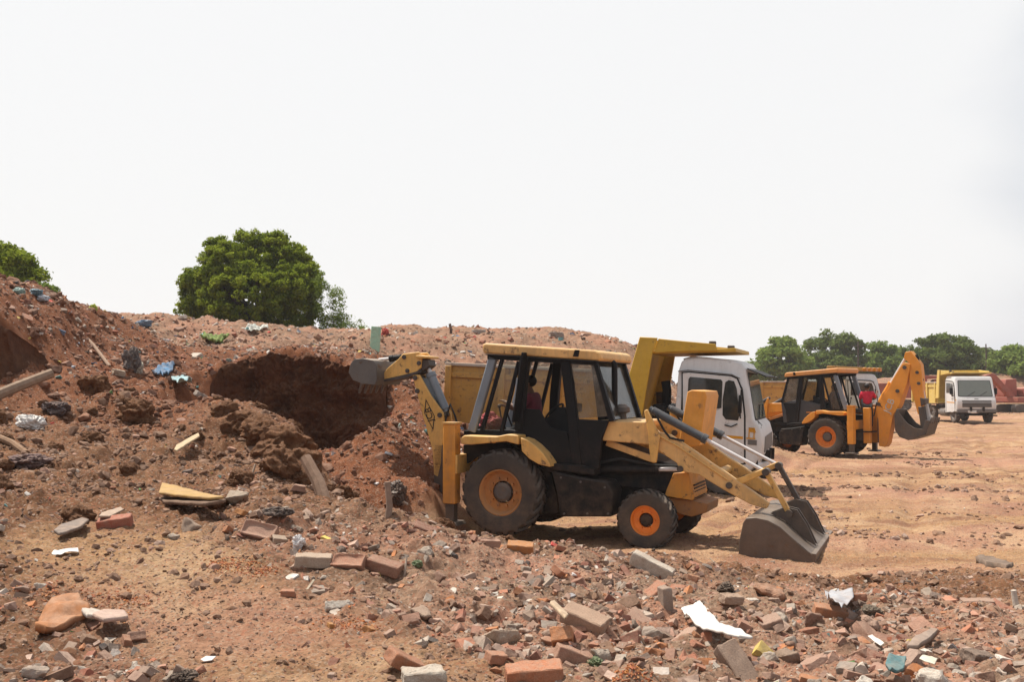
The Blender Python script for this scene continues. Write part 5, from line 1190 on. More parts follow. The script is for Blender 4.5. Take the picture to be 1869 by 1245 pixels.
# ------------------------------------------------------------------ people
def skin_body(name, verts, edges, m, parent, sub=1, root=0):
    me = bpy.data.meshes.new(name); me.from_pydata([v[0] for v in verts], edges, []); me.materials.append(m)
    o = bpy.data.objects.new(name, me); COL.objects.link(o)
    if parent: o.parent = parent
    o.modifiers.new('skin', 'SKIN')
    if not me.skin_vertices: me.attributes.new('skin', 'FLOAT', 'POINT')
    for i, v in enumerate(verts):
        sv = me.skin_vertices[0].data[i]; rr_ = v[1]; sv.radius = (rr_, rr_) if isinstance(rr_, (int, float)) else rr_; sv.use_root = (i == root)
    o.modifiers['skin'].use_smooth_shade = True
    sb = o.modifiers.new('subsurf', 'SUBSURF'); sb.levels = sub; sb.render_levels = sub
    return o
def person(label, M, J, skin, shirt, trouser, hair, face, group=None):
    """J: joints in local metres; face: direction the face looks to"""
    t = thing('person', label, 'person', M, group); V = lambda k: Vector(J[k]); f = Vector(face).normalized()
    v = []; e = []
    def add(p, r, par=None):
        v.append((tuple(p), r)); i = len(v) - 1
        if par is not None: e.append((par, i))
        return i
    pel = add(V('pelvis'), (.15, .12)); wa = add(V('pelvis').lerp(V('neck'), .4), (.135, .10), pel); ch = add(V('pelvis').lerp(V('neck'), .75), (.16, .11), wa)
    nk = add(V('neck'), .058, ch); hd = V('head'); j = add(V('neck').lerp(hd, .4) + f * .01, .055, nk)
    jw = add(hd - Vector((0, 0, .07)) + f * .02, .068, j); hm = add(hd, .086, jw); add(hd + Vector((0, 0, .075)) - f * .01, .066, hm)
    add(hd + f * .105 - Vector((0, 0, .015)), .016, hm)
    sdv = f.cross(Vector((0, 0, 1))).normalized()
    for s in (-1, 1): add(hd + sdv * s * .095 - f * .01, .016, hm)
    for s in 'lr':
        sh = add(V('sh' + s), .062, ch); el = add(V('el' + s), .045, sh); wr = add(V('ha' + s), .030, el)
        d = (V('ha' + s) - V('el' + s)).normalized(); up = Vector((0, 0, 1)) - d * d.z; up = up.normalized() if up.length > .1 else Vector((0, 1, 0)); sd = d.cross(up).normalized()
        pm = add(V('ha' + s) + d * .06, (.038, .018), wr)
        for k, ln in enumerate((.055, .065, .06, .048)):
            b0 = add(V('ha' + s) + d * .095 + sd * (k - 1.5) * .019, .0095, pm); b1 = add(V(f'ha{s}') + d * (.095 + ln * .5) + sd * (k - 1.5) * .020 - up * .012, .0085, b0); add(V('ha' + s) + d * (.095 + ln * .75) + sd * (k - 1.5) * .020 - up * .032, .007, b1)
        th_ = add(V('ha' + s) + d * .045 + sd * .045, .011, pm); add(V('ha' + s) + d * .075 + sd * .055 - up * .02, .009, th_)
        hp = add(V('hi' + s), .085, pel); kn = add(V('kn' + s), .058, hp); an = add(V('fo' + s), .038, kn); add(V('fo' + s) + f * .13 - Vector((0, 0, .03)), .036, an)
    skin_body('body', v, e, skin, t, 1)
    # shirt with short sleeves
    w = []; q = []
    def ad2(p, r, par=None):
        w.append((tuple(p), r)); i = len(w) - 1
        if par is not None: q.append((par, i))
        return i
    a = ad2(V('pelvis') + Vector((0, 0, .02)), (.172, .14)); b_ = ad2(V('pelvis').lerp(V('neck'), .4), (.158, .12), a); c = ad2(V('pelvis').lerp(V('neck'), .78), (.18, .128), b_); ad2(V('pelvis').lerp(V('neck'), .95), .085, c)
    for s in 'lr': d = ad2(V('sh' + s), .080, c); ad2(V('sh' + s).lerp(V('el' + s), .85), .066, d)
    skin_body('shirt', w, q, shirt, t, 2)
    w.clear(); q.clear(); a = ad2(V('pelvis'), (.165, .135))
    for s in 'lr': h_ = ad2(V('hi' + s), .105, a); k = ad2(V('kn' + s), .078, h_); ad2(V('kn' + s).lerp(V('fo' + s), .85), .062, k)
    skin_body('trousers', w, q, trouser, t, 2)
    hb = MB(); hb.ball(hd + Vector((0, 0, .035)) - f * .022, (.098, .098, .092), 16, 10); hb.build('hair', hair, t)
    for s in (-1, 1): MB().ball(hd + f * .082 + sdv * s * .034 + Vector((0, 0, .008)), .011, 8, 6).build('eye', M_SEAT, t)
    return t
M_SKIN = flat('brown_skin', (0.16, 0.085, 0.055), 0.55, 0.1, 9, 0.002)
M_HAIR = flat('black_hair', (0.012, 0.011, 0.011), 0.6, 0.2, 30, 0.004)
M_MAROON = flat('maroon_cloth', (0.19, 0.045, 0.065), 0.85, 0.2, 9, 0.01)
M_NAVY = flat('navy_cloth', (0.02, 0.022, 0.055), 0.85, 0.2, 9, 0.01)
M_REDC = flat('red_cloth', (0.50, 0.02, 0.05), 0.85, 0.2, 9, 0.01)
M_TROU = flat('dark_trousers', (0.022, 0.024, 0.026), 0.85, 0.2, 9, 0.01)
def fv(F, px, py, Y): return F.v(px, py, Y)
# driver of the near loader, turned to the rear
f = F1.v; hd = f(966, 700, -.05); nk = f(970, 719, -.05); pe = f(979, 778, 0)
J = dict(head=hd, neck=nk, pelvis=pe, shl=nk + Vector((.02, -.19, -.045)), shr=nk + Vector((.0, .19, -.045)), ell=f(950, 748, -.24), hal=f(925, 735, -.16), elr=f(948, 750, .26), har=f(924, 742, .14),
         hil=pe + Vector((-.03, -.1, -.02)), hir=pe + Vector((-.03, .1, -.02)), knl=f(938, 782, -.17), knr=f(938, 782, .17), fol=f(934, 815, -.17) + Vector((0, 0, .08)), **{'for': f(934, 815, .17) + Vector((0, 0, .08))})
person('loader driver in a maroon shirt sitting turned to the rear levers in the near cab', F1.M, J, M_SKIN, M_MAROON, M_TROU, M_HAIR, (-1, -.15, -.08), 'machine drivers')
# the second loader's driver: seated facing the wheel
hz = F1(968, 700, 0); pz = F1(972, 776, 0)
pe = Vector((pz[0], .05, pz[1])); nk = Vector((hz[0] + .0, .05, hz[1] - .18)); hd = Vector((hz[0] + .02, .05, hz[1]))
J = dict(head=hd, neck=nk, pelvis=pe, shl=nk + Vector((0, .19, -.045)), shr=nk + Vector((0, -.19, -.045)), ell=nk + Vector((.12, .26, -.30)), hal=nk + Vector((.33, .16, -.28)), elr=nk + Vector((.12, -.26, -.30)), har=nk + Vector((.33, -.16, -.28)),
         hil=pe + Vector((.04, .1, -.02)), hir=pe + Vector((.04, -.1, -.02)), knl=pe + Vector((.40, .15, -.02)), knr=pe + Vector((.40, -.15, -.02)), fol=pe + Vector((.46, .15, -.40)), **{'for': pe + Vector((.46, -.15, -.40))})
person('driver in dark navy clothes seated inside the orange loader cab', MB2, J, M_SKIN, M_NAVY, M_TROU, M_HAIR, (1, .1, 0), 'machine drivers')
# man in red standing on the back of the second loader
bs = Vector((0, 0, 0))
J = dict(head=bs + Vector((0, 0, 1.54)), neck=bs + Vector((0, 0, 1.36)), pelvis=bs + Vector((0, 0, .86)), shl=bs + Vector((-.18, 0, 1.32)), shr=bs + Vector((.18, 0, 1.32)), ell=bs + Vector((-.25, .06, 1.06)), hal=bs + Vector((-.22, .16, .86)), elr=bs + Vector((.27, .10, 1.12)), har=bs + Vector((.30, .24, 1.32)),
         hil=bs + Vector((-.09, 0, .84)), hir=bs + Vector((.09, 0, .84)), knl=bs + Vector((-.10, .03, .45)), knr=bs + Vector((.11, .03, .45)), fol=bs + Vector((-.10, 0, .07)), **{'for': bs + Vector((.11, 0, .07))})
person('man in a bright red shirt standing on the rear of the orange loader', MB2 @ Matrix.Translation((-1.10, .22, .84)) @ Matrix.Rotation(R(200), 4, 'Z') @ Matrix.Scale(.9, 4), J, M_SKIN, M_REDC, M_TROU, M_HAIR, (.1, 1, 0))
# ------------------------------------------------------------------ single pieces of debris
from mathutils import noise as mnoise
def debris_mat(name, rough=.92, dust=.5, grain=30):
    m, nt, b = newmat(name); L = nt.links; v = objvec(nt)
    oi = nt.nodes.new('ShaderNodeObjectInfo'); n1 = noise(nt, v, grain, 7, .7); n2 = noise(nt, v, 7, 4, .6)
    off = nt.nodes.new('ShaderNodeVectorMath'); off.operation = 'ADD'; L.new(v, off.inputs[0]); L.new(oi.outputs['Location'], off.inputs[1])
    n3 = noise(nt, off.outputs[0], 11, 5, .65)
    c = mixc(nt, sramp(nt, n2, .3, .7), oi.outputs['Color'], mixc(nt, .5, oi.outputs['Color'], (.30, .20, .14)))
    g = nt.nodes.new('ShaderNodeNewGeometry'); sx = nt.nodes.new('ShaderNodeSeparateXYZ'); L.new(g.outputs['Normal'], sx.inputs[0])
    d = math_(nt, 'MULTIPLY', math_(nt, 'ADD', math_(nt, 'MULTIPLY', sramp(nt, sx.outputs['Z'], .3, 1), .6), .25), sramp(nt, n3, .38, .62))
    c = mixc(nt, math_(nt, 'MULTIPLY', d, dust), c, (.32, .235, .175))
    c = mixc(nt, .55, c, sramp2(nt, n1), 'OVERLAY')
    L.new(c, b.inputs['Base Color']); b.inputs['Roughness'].default_value = rough; b.inputs['Specular IOR Level'].default_value = .2
    L.new(bump(nt, n1, .006), b.inputs['Normal']); return m
M_DEB = debris_mat('masonry'); M_CLOTH = debris_mat('cloth', .95, .35, 60); M_PLAS = debris_mat('plastic_sheet', .45, .25, 8); M_WOOD = debris_mat('weathered_wood', .9, .4, 18); M_BOARD = debris_mat('board', .8, .12, 12)
def rough_up(bm, cuts, amp, freq, seed, amp2=.0):
    bmesh.ops.triangulate(bm, faces=bm.faces)
    for _ in range(cuts): bmesh.ops.subdivide_edges(bm, edges=bm.edges, cuts=1, use_grid_fill=True)
    bm.normal_update(); o = Vector((seed * 3.7, seed * 1.3, seed * 2.1)); mv = []
    for v in bm.verts:
        q = v.co * freq + o; k = mnoise.fractal(q, .9, 2.2, 4) * amp
        mv.append(v.normal * k + Vector((mnoise.noise(q * .5 + o), mnoise.noise(q * .5 - o), 0)) * amp2)
    for v, d in zip(bm.verts, mv): v.co += d
def finish(bm, name, m, ang=30):
    bmesh.ops.recalc_face_normals(bm, faces=bm.faces)
    for e in bm.edges:
        if len(e.link_faces) == 2: e.smooth = e.calc_face_angle(0) < R(ang)
    for f in bm.faces: f.smooth = True
    me = bpy.data.meshes.new(name); bm.to_mesh(me); bm.free(); me.materials.append(m); return me
def brick_mesh(seed, broken=False, frog=False, dims=(1, .48, .33)):
    r = random.Random(seed); bm = bmesh.new(); bmesh.ops.create_cube(bm, size=1)
    for v in bm.verts: v.co = Vector((v.co.x * dims[0], v.co.y * dims[1], v.co.z * dims[2]))
    if frog:
        f = max(bm.faces, key=lambda f: f.calc_center_median().z)
        bmesh.ops.inset_region(bm, faces=[f], thickness=.12); 
        for v in f.verts: v.co.z -= .07
    if broken:
        for _ in range(r.choice((1, 2, 2))):
            n = Vector((r.choice((-1, 1)), r.uniform(-.6, .6), r.uniform(-.5, .5))).normalized()
            g = bmesh.ops.bisect_plane(bm, geom=bm.verts[:] + bm.edges[:] + bm.faces[:], plane_co=n * r.uniform(.12, .34), plane_no=n, clear_outer=True)
            ed = [e for e in g['geom_cut'] if isinstance(e, bmesh.types.BMEdge)]
            if ed: bmesh.ops.contextual_create(bm, geom=ed)
    bmesh.ops.bevel(bm, geom=[e for e in bm.edges], offset=.022, segments=1, affect='EDGES', profile=.6)
    rough_up(bm, 3, .028, 4.5, seed); return finish(bm, 'brick', M_DEB, 32)
def stone_mesh(seed, kind='stone'):
    V, F = chunk_mesh(kind, seed); bm = bmesh.new(); vs = [bm.verts.new(v) for v in V]
    for f in F: bm.faces.new([vs[i] for i in f])
    bmesh.ops.dissolve_limit(bm, angle_limit=R(12), verts=bm.verts, edges=bm.edges)
    bmesh.ops.bevel(bm, geom=[e for e in bm.edges], offset=.03, segments=1, affect='EDGES')
    rough_up(bm, 3, .06, 3.2, seed); return finish(bm, 'stone', M_DEB, 30)
def lump_mesh(seed, amp=.35, flat_=.6, m=None, cr=3.0):
    bm = bmesh.new(); bmesh.ops.create_icosphere(bm, subdivisions=5, radius=.5); o = Vector((seed * 2.3, seed, seed * .7))
    for v in bm.verts:
        n = v.co.normalized(); k = 1 + amp * mnoise.ridged_multi_fractal(n * cr + o, .9, 2.1, 4, 1.0, 2.0) * .45 + amp * mnoise.noise(n * 1.3 - o) * .8 - amp * .4
        v.co = n * .5 * (k + .10 * amp * mnoise.noise(n * 9 + o) + .07 * amp * mnoise.noise(n * 19 - o)); v.co.z *= flat_
    return finish(bm, 'lump', m or M_CLOTH, 60)
BRW = [brick_mesh(i) for i in range(3)] + [brick_mesh(9, frog=True)]
BRB = [brick_mesh(20 + i, broken=True) for i in range(9)]
STN = [stone_mesh(40 + i) for i in range(6)] + [stone_mesh(60 + i, 'brick') for i in range(3)] + [stone_mesh(80 + i, 'lump') for i in range(2)]
OR, PK, BR_, GY, BE, DK, WH, RD = (.40, .135, .045), (.36, .21, .155), (.25, .12, .08), (.27, .25, .225), (.38, .30, .23), (.06, .05, .045), (.62, .60, .56), (.33, .10, .065)
def put(me, name, label, cat, p, size, rot, col, up=.3, group=None, scale=None):
    o = bpy.data.objects.new(name, me); COL.objects.link(o); o.color = (*col, 1)
    o.scale = scale or (size, size, size); o.rotation_euler = rot; o.location = (p.x, p.y, p.z + up * size)
    return tag(o, label, cat, group)
def deg(*a): return tuple(R(x) for x in a)
def P_(px, py): return hit(px, py)
def size_at(p, wpx): return wpx * p.y / FPX
# (name, mesh, column, row, width in the photo, rotation, colour, label)
CLODS = [lump_mesh(70 + i, .55, .75, M_SOIL, 1.6) for i in range(4)]
HAND = [
 ('brick', BRW[0], 572, 1022, 66, (4, 3, 6), BE, 'whole dusty beige-topped brick, first of the three bricks lying in a row'),
 ('brick', BRW[3], 637, 1028, 60, (38, 0, -12), (.36, .17, .11), 'brick with a long hollow facing the camera, middle of the three bricks in a row'),
 ('brick', BRW[1], 702, 1030, 64, (8, 14, -14), BR_, 'dull brown brick tilted down to one side, last of the three bricks in a row'),
 ('brick', BRW[3], 474, 966, 62, (52, 12, -6), PK, 'dusty pink brick with a red hollow in its face leaning on the low bank'),
 ('brick_fragment', BRB[1], 514, 984, 36, (20, 10, 30), BE, 'beige half brick just below the brick with the red hollow'),
 ('brick', BRW[2], 210, 950, 60, (10, -8, 8), RD, 'reddish brick lying alone on the bare slope under a thin slab'),
 ('brick_fragment', BRB[2], 440, 940, 30, (10, 20, 60), (.48, .2, .06), 'bright orange brick end on the low bank above the pink brick'),
 ('brick_fragment', BRB[3], 418, 966, 36, (30, 10, 120), (.36, .14, .06), 'crumbling orange brick lump beside the pink brick'),
 ('brick', BRW[0], 975, 1226, 104, (6, -4, 3), (.40, .15, .075), 'largest orange brick, at the bottom edge with mortar on its cracked top'),
 ('brick_fragment', BRB[0], 908, 1198, 56, (4, 6, 10), (.38, .17, .10), 'orange half brick with a pale grey mortar top, touching the largest orange brick'),
 ('brick', BRW[1], 740, 1205, 78, (16, 30, 40), (.36, .15, .08), 'brown-orange brick standing tilted behind the square concrete block'),
 ('concrete_block', STN[6], 772, 1230, 76, (6, 0, 12), (.48, .44, .37), 'square pale concrete block at the bottom edge'),
 ('stone', STN[1], 912, 1160, 84, (10, 5, 20), (.36, .28, .21), 'large beige rock in the middle of the foreground rubble'),
 ('brick', BRW[2], 1068, 1126, 84, (12, 16, -30), (.36, .24, .17), 'long pinkish brick piece lying aslant beside a thin pale strip of wood'),
 ('concrete_block', BRW[1], 1215, 1098, 56, (4, 84, 20), (.27, .21, .17), 'grey-brown block standing upright near the white sheet'),
 ('brick', BRW[0], 1516, 1114, 60, (8, 10, -10), (.40, .17, .085), 'orange-brown brick by the dull blue-grey sheet'),
 ('brick_fragment', BRB[4], 1020, 1050, 38, (30, 30, 50), (.42, .17, .09), 'orange brick fragment on the crest in front of the front wheel'),
 ('brick', BRW[3], 893, 988, 40, (10, 6, 30), PK, 'pale-topped brick on the crest in front of the big rear tyre'),
 ('brick', BRW[2], 950, 998, 48, (16, 4, -6), (.42, .17, .05), 'bright orange brick on the crest between the two tyres'),
 ('brick_fragment', BRB[5], 800, 1054, 40, (30, 10, 80), (.20, .11, .08), 'dark brown wedge of brick in the middle of the grey slope'),
 ('brick_fragment', BRB[6], 957, 1048, 28, (10, 10, 10), (.42, .29, .23), 'small pink block on the grey slope in front of the loader'),
 ('stone', STN[2], 345, 958, 46, (30, 10, 60), (.26, .2, .155), 'angular grey-brown rock below the yellow board'),
 ('stone', STN[3], 432, 909, 48, (10, 0, 10), (.33, .28, .22), 'smooth grey rock at the end of the yellow board'),
 ('stone', STN[4], 316, 980, 24, (0, 20, 0), (.36, .32, .27), 'small pale stone left of the angular rock below the yellow board'),
 ('stone', STN[0], 62, 1230, 56, (5, 5, 30), (.38, .32, .27), 'pale chunk of masonry in the lower left corner'),
 ('brick_fragment', BRB[7], 825, 752, 1, (0, 0, 0), OR, None),
 ('brick_fragment', BRB[7], 604, 1142, 28, (5, 5, 20), (.45, .2, .05), 'flat orange brick piece, isolated on bare soil left of the beige rock'),
 ('brick_fragment', BRB[2], 672, 1148, 30, (25, 15, 60), (.46, .2, .06), 'bright orange chip near the flat orange brick piece'),
 ('brick_fragment', BRB[1], 530, 1082, 34, (4, 2, 4), (.38, .16, .09), 'small orange brick slice on the bare patch'),
 ('brick_fragment', BRB[8], 1000, 1170, 44, (20, 60, 80), (.38, .2, .13), 'brick end standing on edge right of the large beige rock'),
 ('brick_fragment', BRB[4], 1052, 1155, 44, (30, 20, 40), (.37, .18, .11), 'sharp triangular brick corner below the long pinkish brick'),
 ('stone', STN[5], 1100, 1195, 60, (15, 10, 70), (.33, .29, .24), 'grey jagged stone next to a scrap of green waste'),
 ('stone', STN[9], 1405, 1080, 66, (10, 10, 10), (.30, .15, .09), 'big reddish clod in the rubble in front of the front bucket'),
 ('concrete_block', BRW[2], 1345, 1212, 86, (20, 46, -52), (.24, .17, .13), 'long brown slab leaning steeply out of the rubble near the bottom edge'),
 ('stone', STN[7], 1785, 1200, 54, (10, 10, 20), (.13, .10, .085), 'dark stone near the lower right corner'),
 ('stone', STN[8], 1335, 1092, 40, (5, 5, 20), (.34, .24, .18), 'pinkish flat stone right above the white sheet'),
 ('brick_fragment', BRB[0], 1265, 1055, 38, (12, 12, 70), (.40, .18, .10), 'orange half brick right of the white-topped slab'),
 ('brick_fragment', BRB[6], 1600, 1118, 34, (20, 12, 30), (.24, .17, .12), 'dull brown fragment below the orange-brown brick'),
 ('brick_fragment', BRB[3], 1845, 1145, 40, (20, 12, 60), (.38, .28, .21), 'beige wedge of masonry at the right border'),
 ('brick_fragment', BRB[5], 540, 888, 34, (5, 12, 20), PK, 'pale pink brick by the foot of the leaning wooden post'),
 ('brick_fragment', BRB[8], 155, 1165, 40, (14, 22, 50), (.22, .13, .085), 'brown clod-like brick behind the orange plaster slab'),
 ('brick_fragment', BRB[7], 232, 1168, 44, (14, 12, 20), (.32, .15, .09), 'rust-brown fragment right of the orange plaster slab'),
 ('concrete_block', STN[6], 873, 605, 24, (0, 0, 10), (.33, .30, .27), 'grey cement block standing on the crest of the far mound'),
 ('concrete_block', STN[7], 1015, 612, 26, (0, 0, 10), (.24, .21, .19), 'low grey block on the crest above the loader cab roof'),
 ('concrete_block', STN[6], 368, 722, 28, (10, 30, 40), (.30, .27, .24), 'grey-white broken block at the lip of the pit beside a turquoise scrap'),
 ('concrete_block', STN[7], 216, 680, 22, (10, 10, 40), (.36, .30, .23), 'pale chunk beside the heap of dark and white rags'),
]
for k, (nm, me, px, py, w, rot, col, lab) in enumerate(HAND):
    if not lab: continue
    p = P_(px, py + w * .18)
    put(me, nm, lab, 'brick' if nm.startswith('brick') else 'block' if 'block' in nm else 'stone', p, size_at(p, w) * .98, deg(*rot), col, .10)
def sheet(name, label, cat, pts, col, m, lift=.02, thick=.006, wave=.012, up=None, seed=1):
    """a flat piece lying on the ground; pts = its outline in the photo"""
    ws = [P_(*q) for q in pts]
    c = sum(ws, Vector()) / len(ws); n = Vector((0, 0, 1))
    zz = np.linalg.lstsq(np.array([[w.x - c.x, w.y - c.y, 1] for w in ws]), np.array([w.z for w in ws]), rcond=None)[0]
    zz[:2] = np.clip(zz[:2], -.5, .5)
    ws2 = []
    for q in pts:                                        # outline laid on that slope
        d = ray(*q); k = (EYE - c.z - float(zz[2]) + c.z + zz[0] * c.x + zz[1] * c.y - lift) / (zz[0] * d.x + zz[1] * d.y - d.z); ws2.append(Vector((d.x * k, d.y * k, 0)))
    ws = ws2
    bm = bmesh.new(); vs = [bm.verts.new((w.x - c.x, w.y - c.y, (w.x - c.x) * zz[0] + (w.y - c.y) * zz[1])) for w in ws]; bm.faces.new(vs)
    bmesh.ops.triangulate(bm, faces=bm.faces)
    for _ in range(4): bmesh.ops.subdivide_edges(bm, edges=bm.edges, cuts=1, use_grid_fill=True)
    for v in bm.verts:
        q = Vector((v.co.x * 3, v.co.y * 3, seed * 4.1)); v.co.z += wave * 2 * mnoise.noise(q) + wave * mnoise.noise(q * 4)
    hmin = max(height(np.array([v.co.x + c.x for v in bm.verts]), np.array([v.co.y + c.y for v in bm.verts])) - np.array([v.co.z for v in bm.verts]))
    me = finish(bm, name, m, 50)
    o = bpy.data.objects.new(name, me); COL.objects.link(o); o.color = (*col, 1); zc = float(zz[2]); o.location = (c.x, c.y, zc + lift + .35 * max(0, hmin - zc))
    s = o.modifiers.new('thickness', 'SOLIDIFY'); s.thickness = thick; s.offset = 1
    return tag(o, label, cat)
sheet('board', 'big white torn sheet lying in the rubble in front of the bucket', 'sheet', [(1243, 1112), (1262, 1108), (1277, 1100), (1296, 1122), (1318, 1140), (1344, 1152), (1374, 1166), (1350, 1168), (1328, 1164), (1290, 1148), (1268, 1136), (1256, 1128)], (.66, .66, .63), M_BOARD, .06, .012, .012)
sheet('plaster_slab', 'slab of orange-stained plaster lying among clods at lower left', 'plaster slab', [(64, 1164), (76, 1134), (104, 1108), (146, 1106), (160, 1130), (118, 1152), (78, 1166)], (.34, .135, .05), M_DEB, .0, .04, .035)
sheet('plaster_slab', 'thin pale pink slab beside the orange plaster slab, the lower of two', 'plaster slab', [(168, 1130), (190, 1120), (226, 1122), (234, 1132), (190, 1138)], (.42, .31, .27), M_DEB, .04, .02, .006)
sheet('plaster_slab', 'thin whitish slab beside the orange plaster slab, the upper of two', 'plaster slab', [(150, 1112), (165, 1110), (192, 1117), (176, 1124), (160, 1122)], (.50, .46, .41), M_DEB, .04, .02, .006)
yb = sheet('board', 'bright yellow-ochre board lying on the bank with a dark hollow beneath it', 'board', [(290, 900), (296, 882), (330, 890), (372, 901), (408, 908), (385, 910), (330, 906)], (.36, .225, .075), M_BOARD, .08, .02, .004)
sheet('wood_or_shade_strip', 'dark strip put in for the shade under the yellow-ochre board', 'wood_or_shade_strip', [(290, 908), (330, 906), (395, 908), (412, 912), (372, 918), (300, 914)], (.10, .06, .04), M_WOOD, .03, .025, .004)  # added dark strip that paints the shaded underside of the board
sheet('plaster_slab', 'grey-black flat slab on the bare slope at left', 'slab', [(98, 968), (112, 958), (150, 946), (162, 948), (148, 960), (110, 972)], (.16, .14, .13), M_DEB, .05, .02, .008)
sheet('plaster_slab', 'pale thin slab resting above the lone reddish brick', 'slab', [(180, 942), (186, 936), (220, 926), (226, 930), (200, 942)], (.36, .28, .22), M_DEB, .05, .015, .004)
sheet('paper_scrap', 'long white scrap on the bare ground at left', 'scrap', [(94, 1012), (104, 1004), (142, 1000), (144, 1006), (118, 1008), (102, 1014)], (.68, .67, .65), M_BOARD, .02, .004, .02)
sheet('paper_scrap', 'small white scrap on the pale soil at lower left', 'scrap', [(366, 1204), (376, 1199), (394, 1199), (386, 1206), (372, 1208)], (.68, .67, .66), M_BOARD, .015, .004, .006)
sheet('paper_scrap', 'small pointed white scrap at lower right of the torn sheet', 'scrap', [(1584, 1160), (1592, 1158), (1614, 1176), (1608, 1180), (1596, 1172)], (.66, .64, .6), M_BOARD, .03, .004, .006)
sheet('paper_scrap', 'cream scrap near the bottom edge right of the teal rag', 'scrap', [(1678, 1204), (1700, 1200), (1712, 1206), (1706, 1212), (1690, 1208)], (.6, .56, .45), M_BOARD, .03, .004, .012)
sheet('plastic_sheet', 'dull blue-grey plastic sheet above the orange-brown brick', 'plastic sheet', [(1505, 1082), (1530, 1080), (1556, 1086), (1558, 1096), (1536, 1098), (1516, 1094)], (.33, .36, .40), M_PLAS, .04, .004, .03)
sheet('cloth', 'turquoise scrap at the lip of the pit', 'plastic scrap', [(312, 706), (326, 702), (346, 706), (350, 713), (330, 715), (314, 712)], (.22, .42, .46), M_PLAS, .0, .01, .03)
sheet('cloth', 'crumpled blue cloth on the slope behind the lip of the pit', 'cloth', [(278, 684), (286, 672), (304, 664), (318, 664), (316, 672), (300, 680), (286, 686)], (.06, .20, .36), M_CLOTH, .03, .03, .06)
sheet('wood_or_shade_strip', 'pale flat stick on the brown slope left of the pit', 'stick', [(318, 820), (322, 812), (350, 796), (362, 790), (364, 795), (340, 810), (322, 822)], (.46, .36, .22), M_WOOD, .05, .02, .002)
sheet('plastic_sheet', 'green leafy waste on the slope under the round tree', 'green waste', [(368, 616), (380, 612), (402, 612), (418, 618), (404, 622), (382, 620)], (.13, .24, .05), M_CLOTH, .10, .05, .10)
sheet('plastic_sheet', 'whitish sheet on the crest right of the round tree foot', 'plastic sheet', [(440, 605), (460, 599), (488, 599), (490, 606), (466, 609)], (.42, .46, .42), M_PLAS, .1, .01, .08)
sheet('log', 'dark charred log on the yard at the right border', 'log', [(1780, 1018), (1790, 1014), (1826, 1022), (1850, 1030), (1838, 1033), (1800, 1028)], (.07, .055, .045), M_WOOD, .04, .09, .01)
sheet('board', 'grey-brown board end sticking out by the blue plastic piece', 'board', [(1656, 1184), (1672, 1168), (1700, 1152), (1712, 1154), (1700, 1168), (1676, 1186)], (.24, .19, .16), M_WOOD, .06, .03, .006)
sheet('plastic_sheet', 'thin blue and white plastic piece on the grey-brown board', 'plastic piece', [(1676, 1150), (1700, 1146), (1718, 1150), (1720, 1158), (1702, 1158)], (.16, .27, .52), M_PLAS, .12, .012, .02)
sheet('cloth', 'teal rag at the bottom edge right of the centre', 'rag', [(1616, 1208), (1630, 1202), (1654, 1206), (1650, 1212), (1628, 1214)], (.05, .17, .19), M_CLOTH, .04, .015, .03)
pp_ = P_(1190, 1050); put(BRW[1], 'concrete_slab', 'broken slab with a white top edge lying aslant on the crest', 'slab', pp_, .3, deg(12, 24, -22), (.50, .45, .38), .2, None, (.34, .16, .34))
sheet('wood_or_shade_strip', 'thin strip of pale wood crossing the foreground rubble', 'stick', [(1005, 1098), (1012, 1096), (1038, 1122), (1034, 1126)], (.44, .34, .23), M_WOOD, .08, .02, .002)
def bag(name, label, cat, px, py, w, h, col, m=None, amp=.5, seed=1, cr=3.0):
    p = P_(px, py + h * .3); s = size_at(p, w); f = min(1.4, h / w)
    o = put(lump_mesh(seed, amp, 1.0, m or M_CLOTH, cr), name, label, cat, p, s, (0, 0, seed), col, .30 * f, None, (s, s * .8, s * f)); return o
bag('plastic_bag', 'crumpled white plastic bag on the bank at left', 'bag', 55, 773, 46, 30, (.62, .62, .6), M_PLAS, .5, 3)
bag('cloth', 'dark navy rag beside the crumpled white bag', 'rag', 103, 747, 50, 24, (.035, .035, .05), M_CLOTH, .6, 5)
bag('rag_heap', 'heap of dark and dirty rags at the head of the hollow', 'rag', 238, 662, 32, 46, (.07, .075, .085), M_CLOTH, .7, 8)
bag('cloth', 'dirty white rag draped against the heap of dark rags', 'rag', 252, 668, 18, 40, (.40, .38, .32), M_CLOTH, .6, 9)
bag('plastic_bag', 'black plastic bag at the foot of the red earth heap', 'bag', 725, 908, 36, 38, (.014, .015, .018), M_PLAS, .6, 11)
bag('plastic_bag', 'small white bag on the first of the three bricks in a row', 'bag', 544, 994, 22, 24, (.7, .7, .7), M_PLAS, .6, 12)
bag('cloth', 'bright red rag on the crest beside a pale green sheet', 'rag', 703, 608, 16, 14, (.42, .03, .03), M_CLOTH, .6, 14)
bag('plastic_bag', 'teal-blue bag among the rubbish at the top of the left hill', 'bag', 66, 537, 26, 14, (.10, .25, .33), M_PLAS, .5, 15)
bag('plastic_bag', 'pale turquoise bag near the left border on top of the hill', 'bag', 34, 534, 20, 14, (.20, .38, .36), M_PLAS, .5, 16)
bag('plastic_bag', 'whitish-blue bag below the teal-blue bag on the left hill', 'bag', 78, 546, 22, 12, (.42, .48, .54), M_PLAS, .5, 17)
bag('cloth', 'lime-green scrap on the crest of the left hill', 'scrap', 170, 566, 15, 14, (.38, .50, .03), M_PLAS, .6, 18)
bag('plastic_bag', 'blue bag on the crest left of the round tree', 'bag', 262, 592, 28, 14, (.07, .17, .28), M_PLAS, .5, 19)
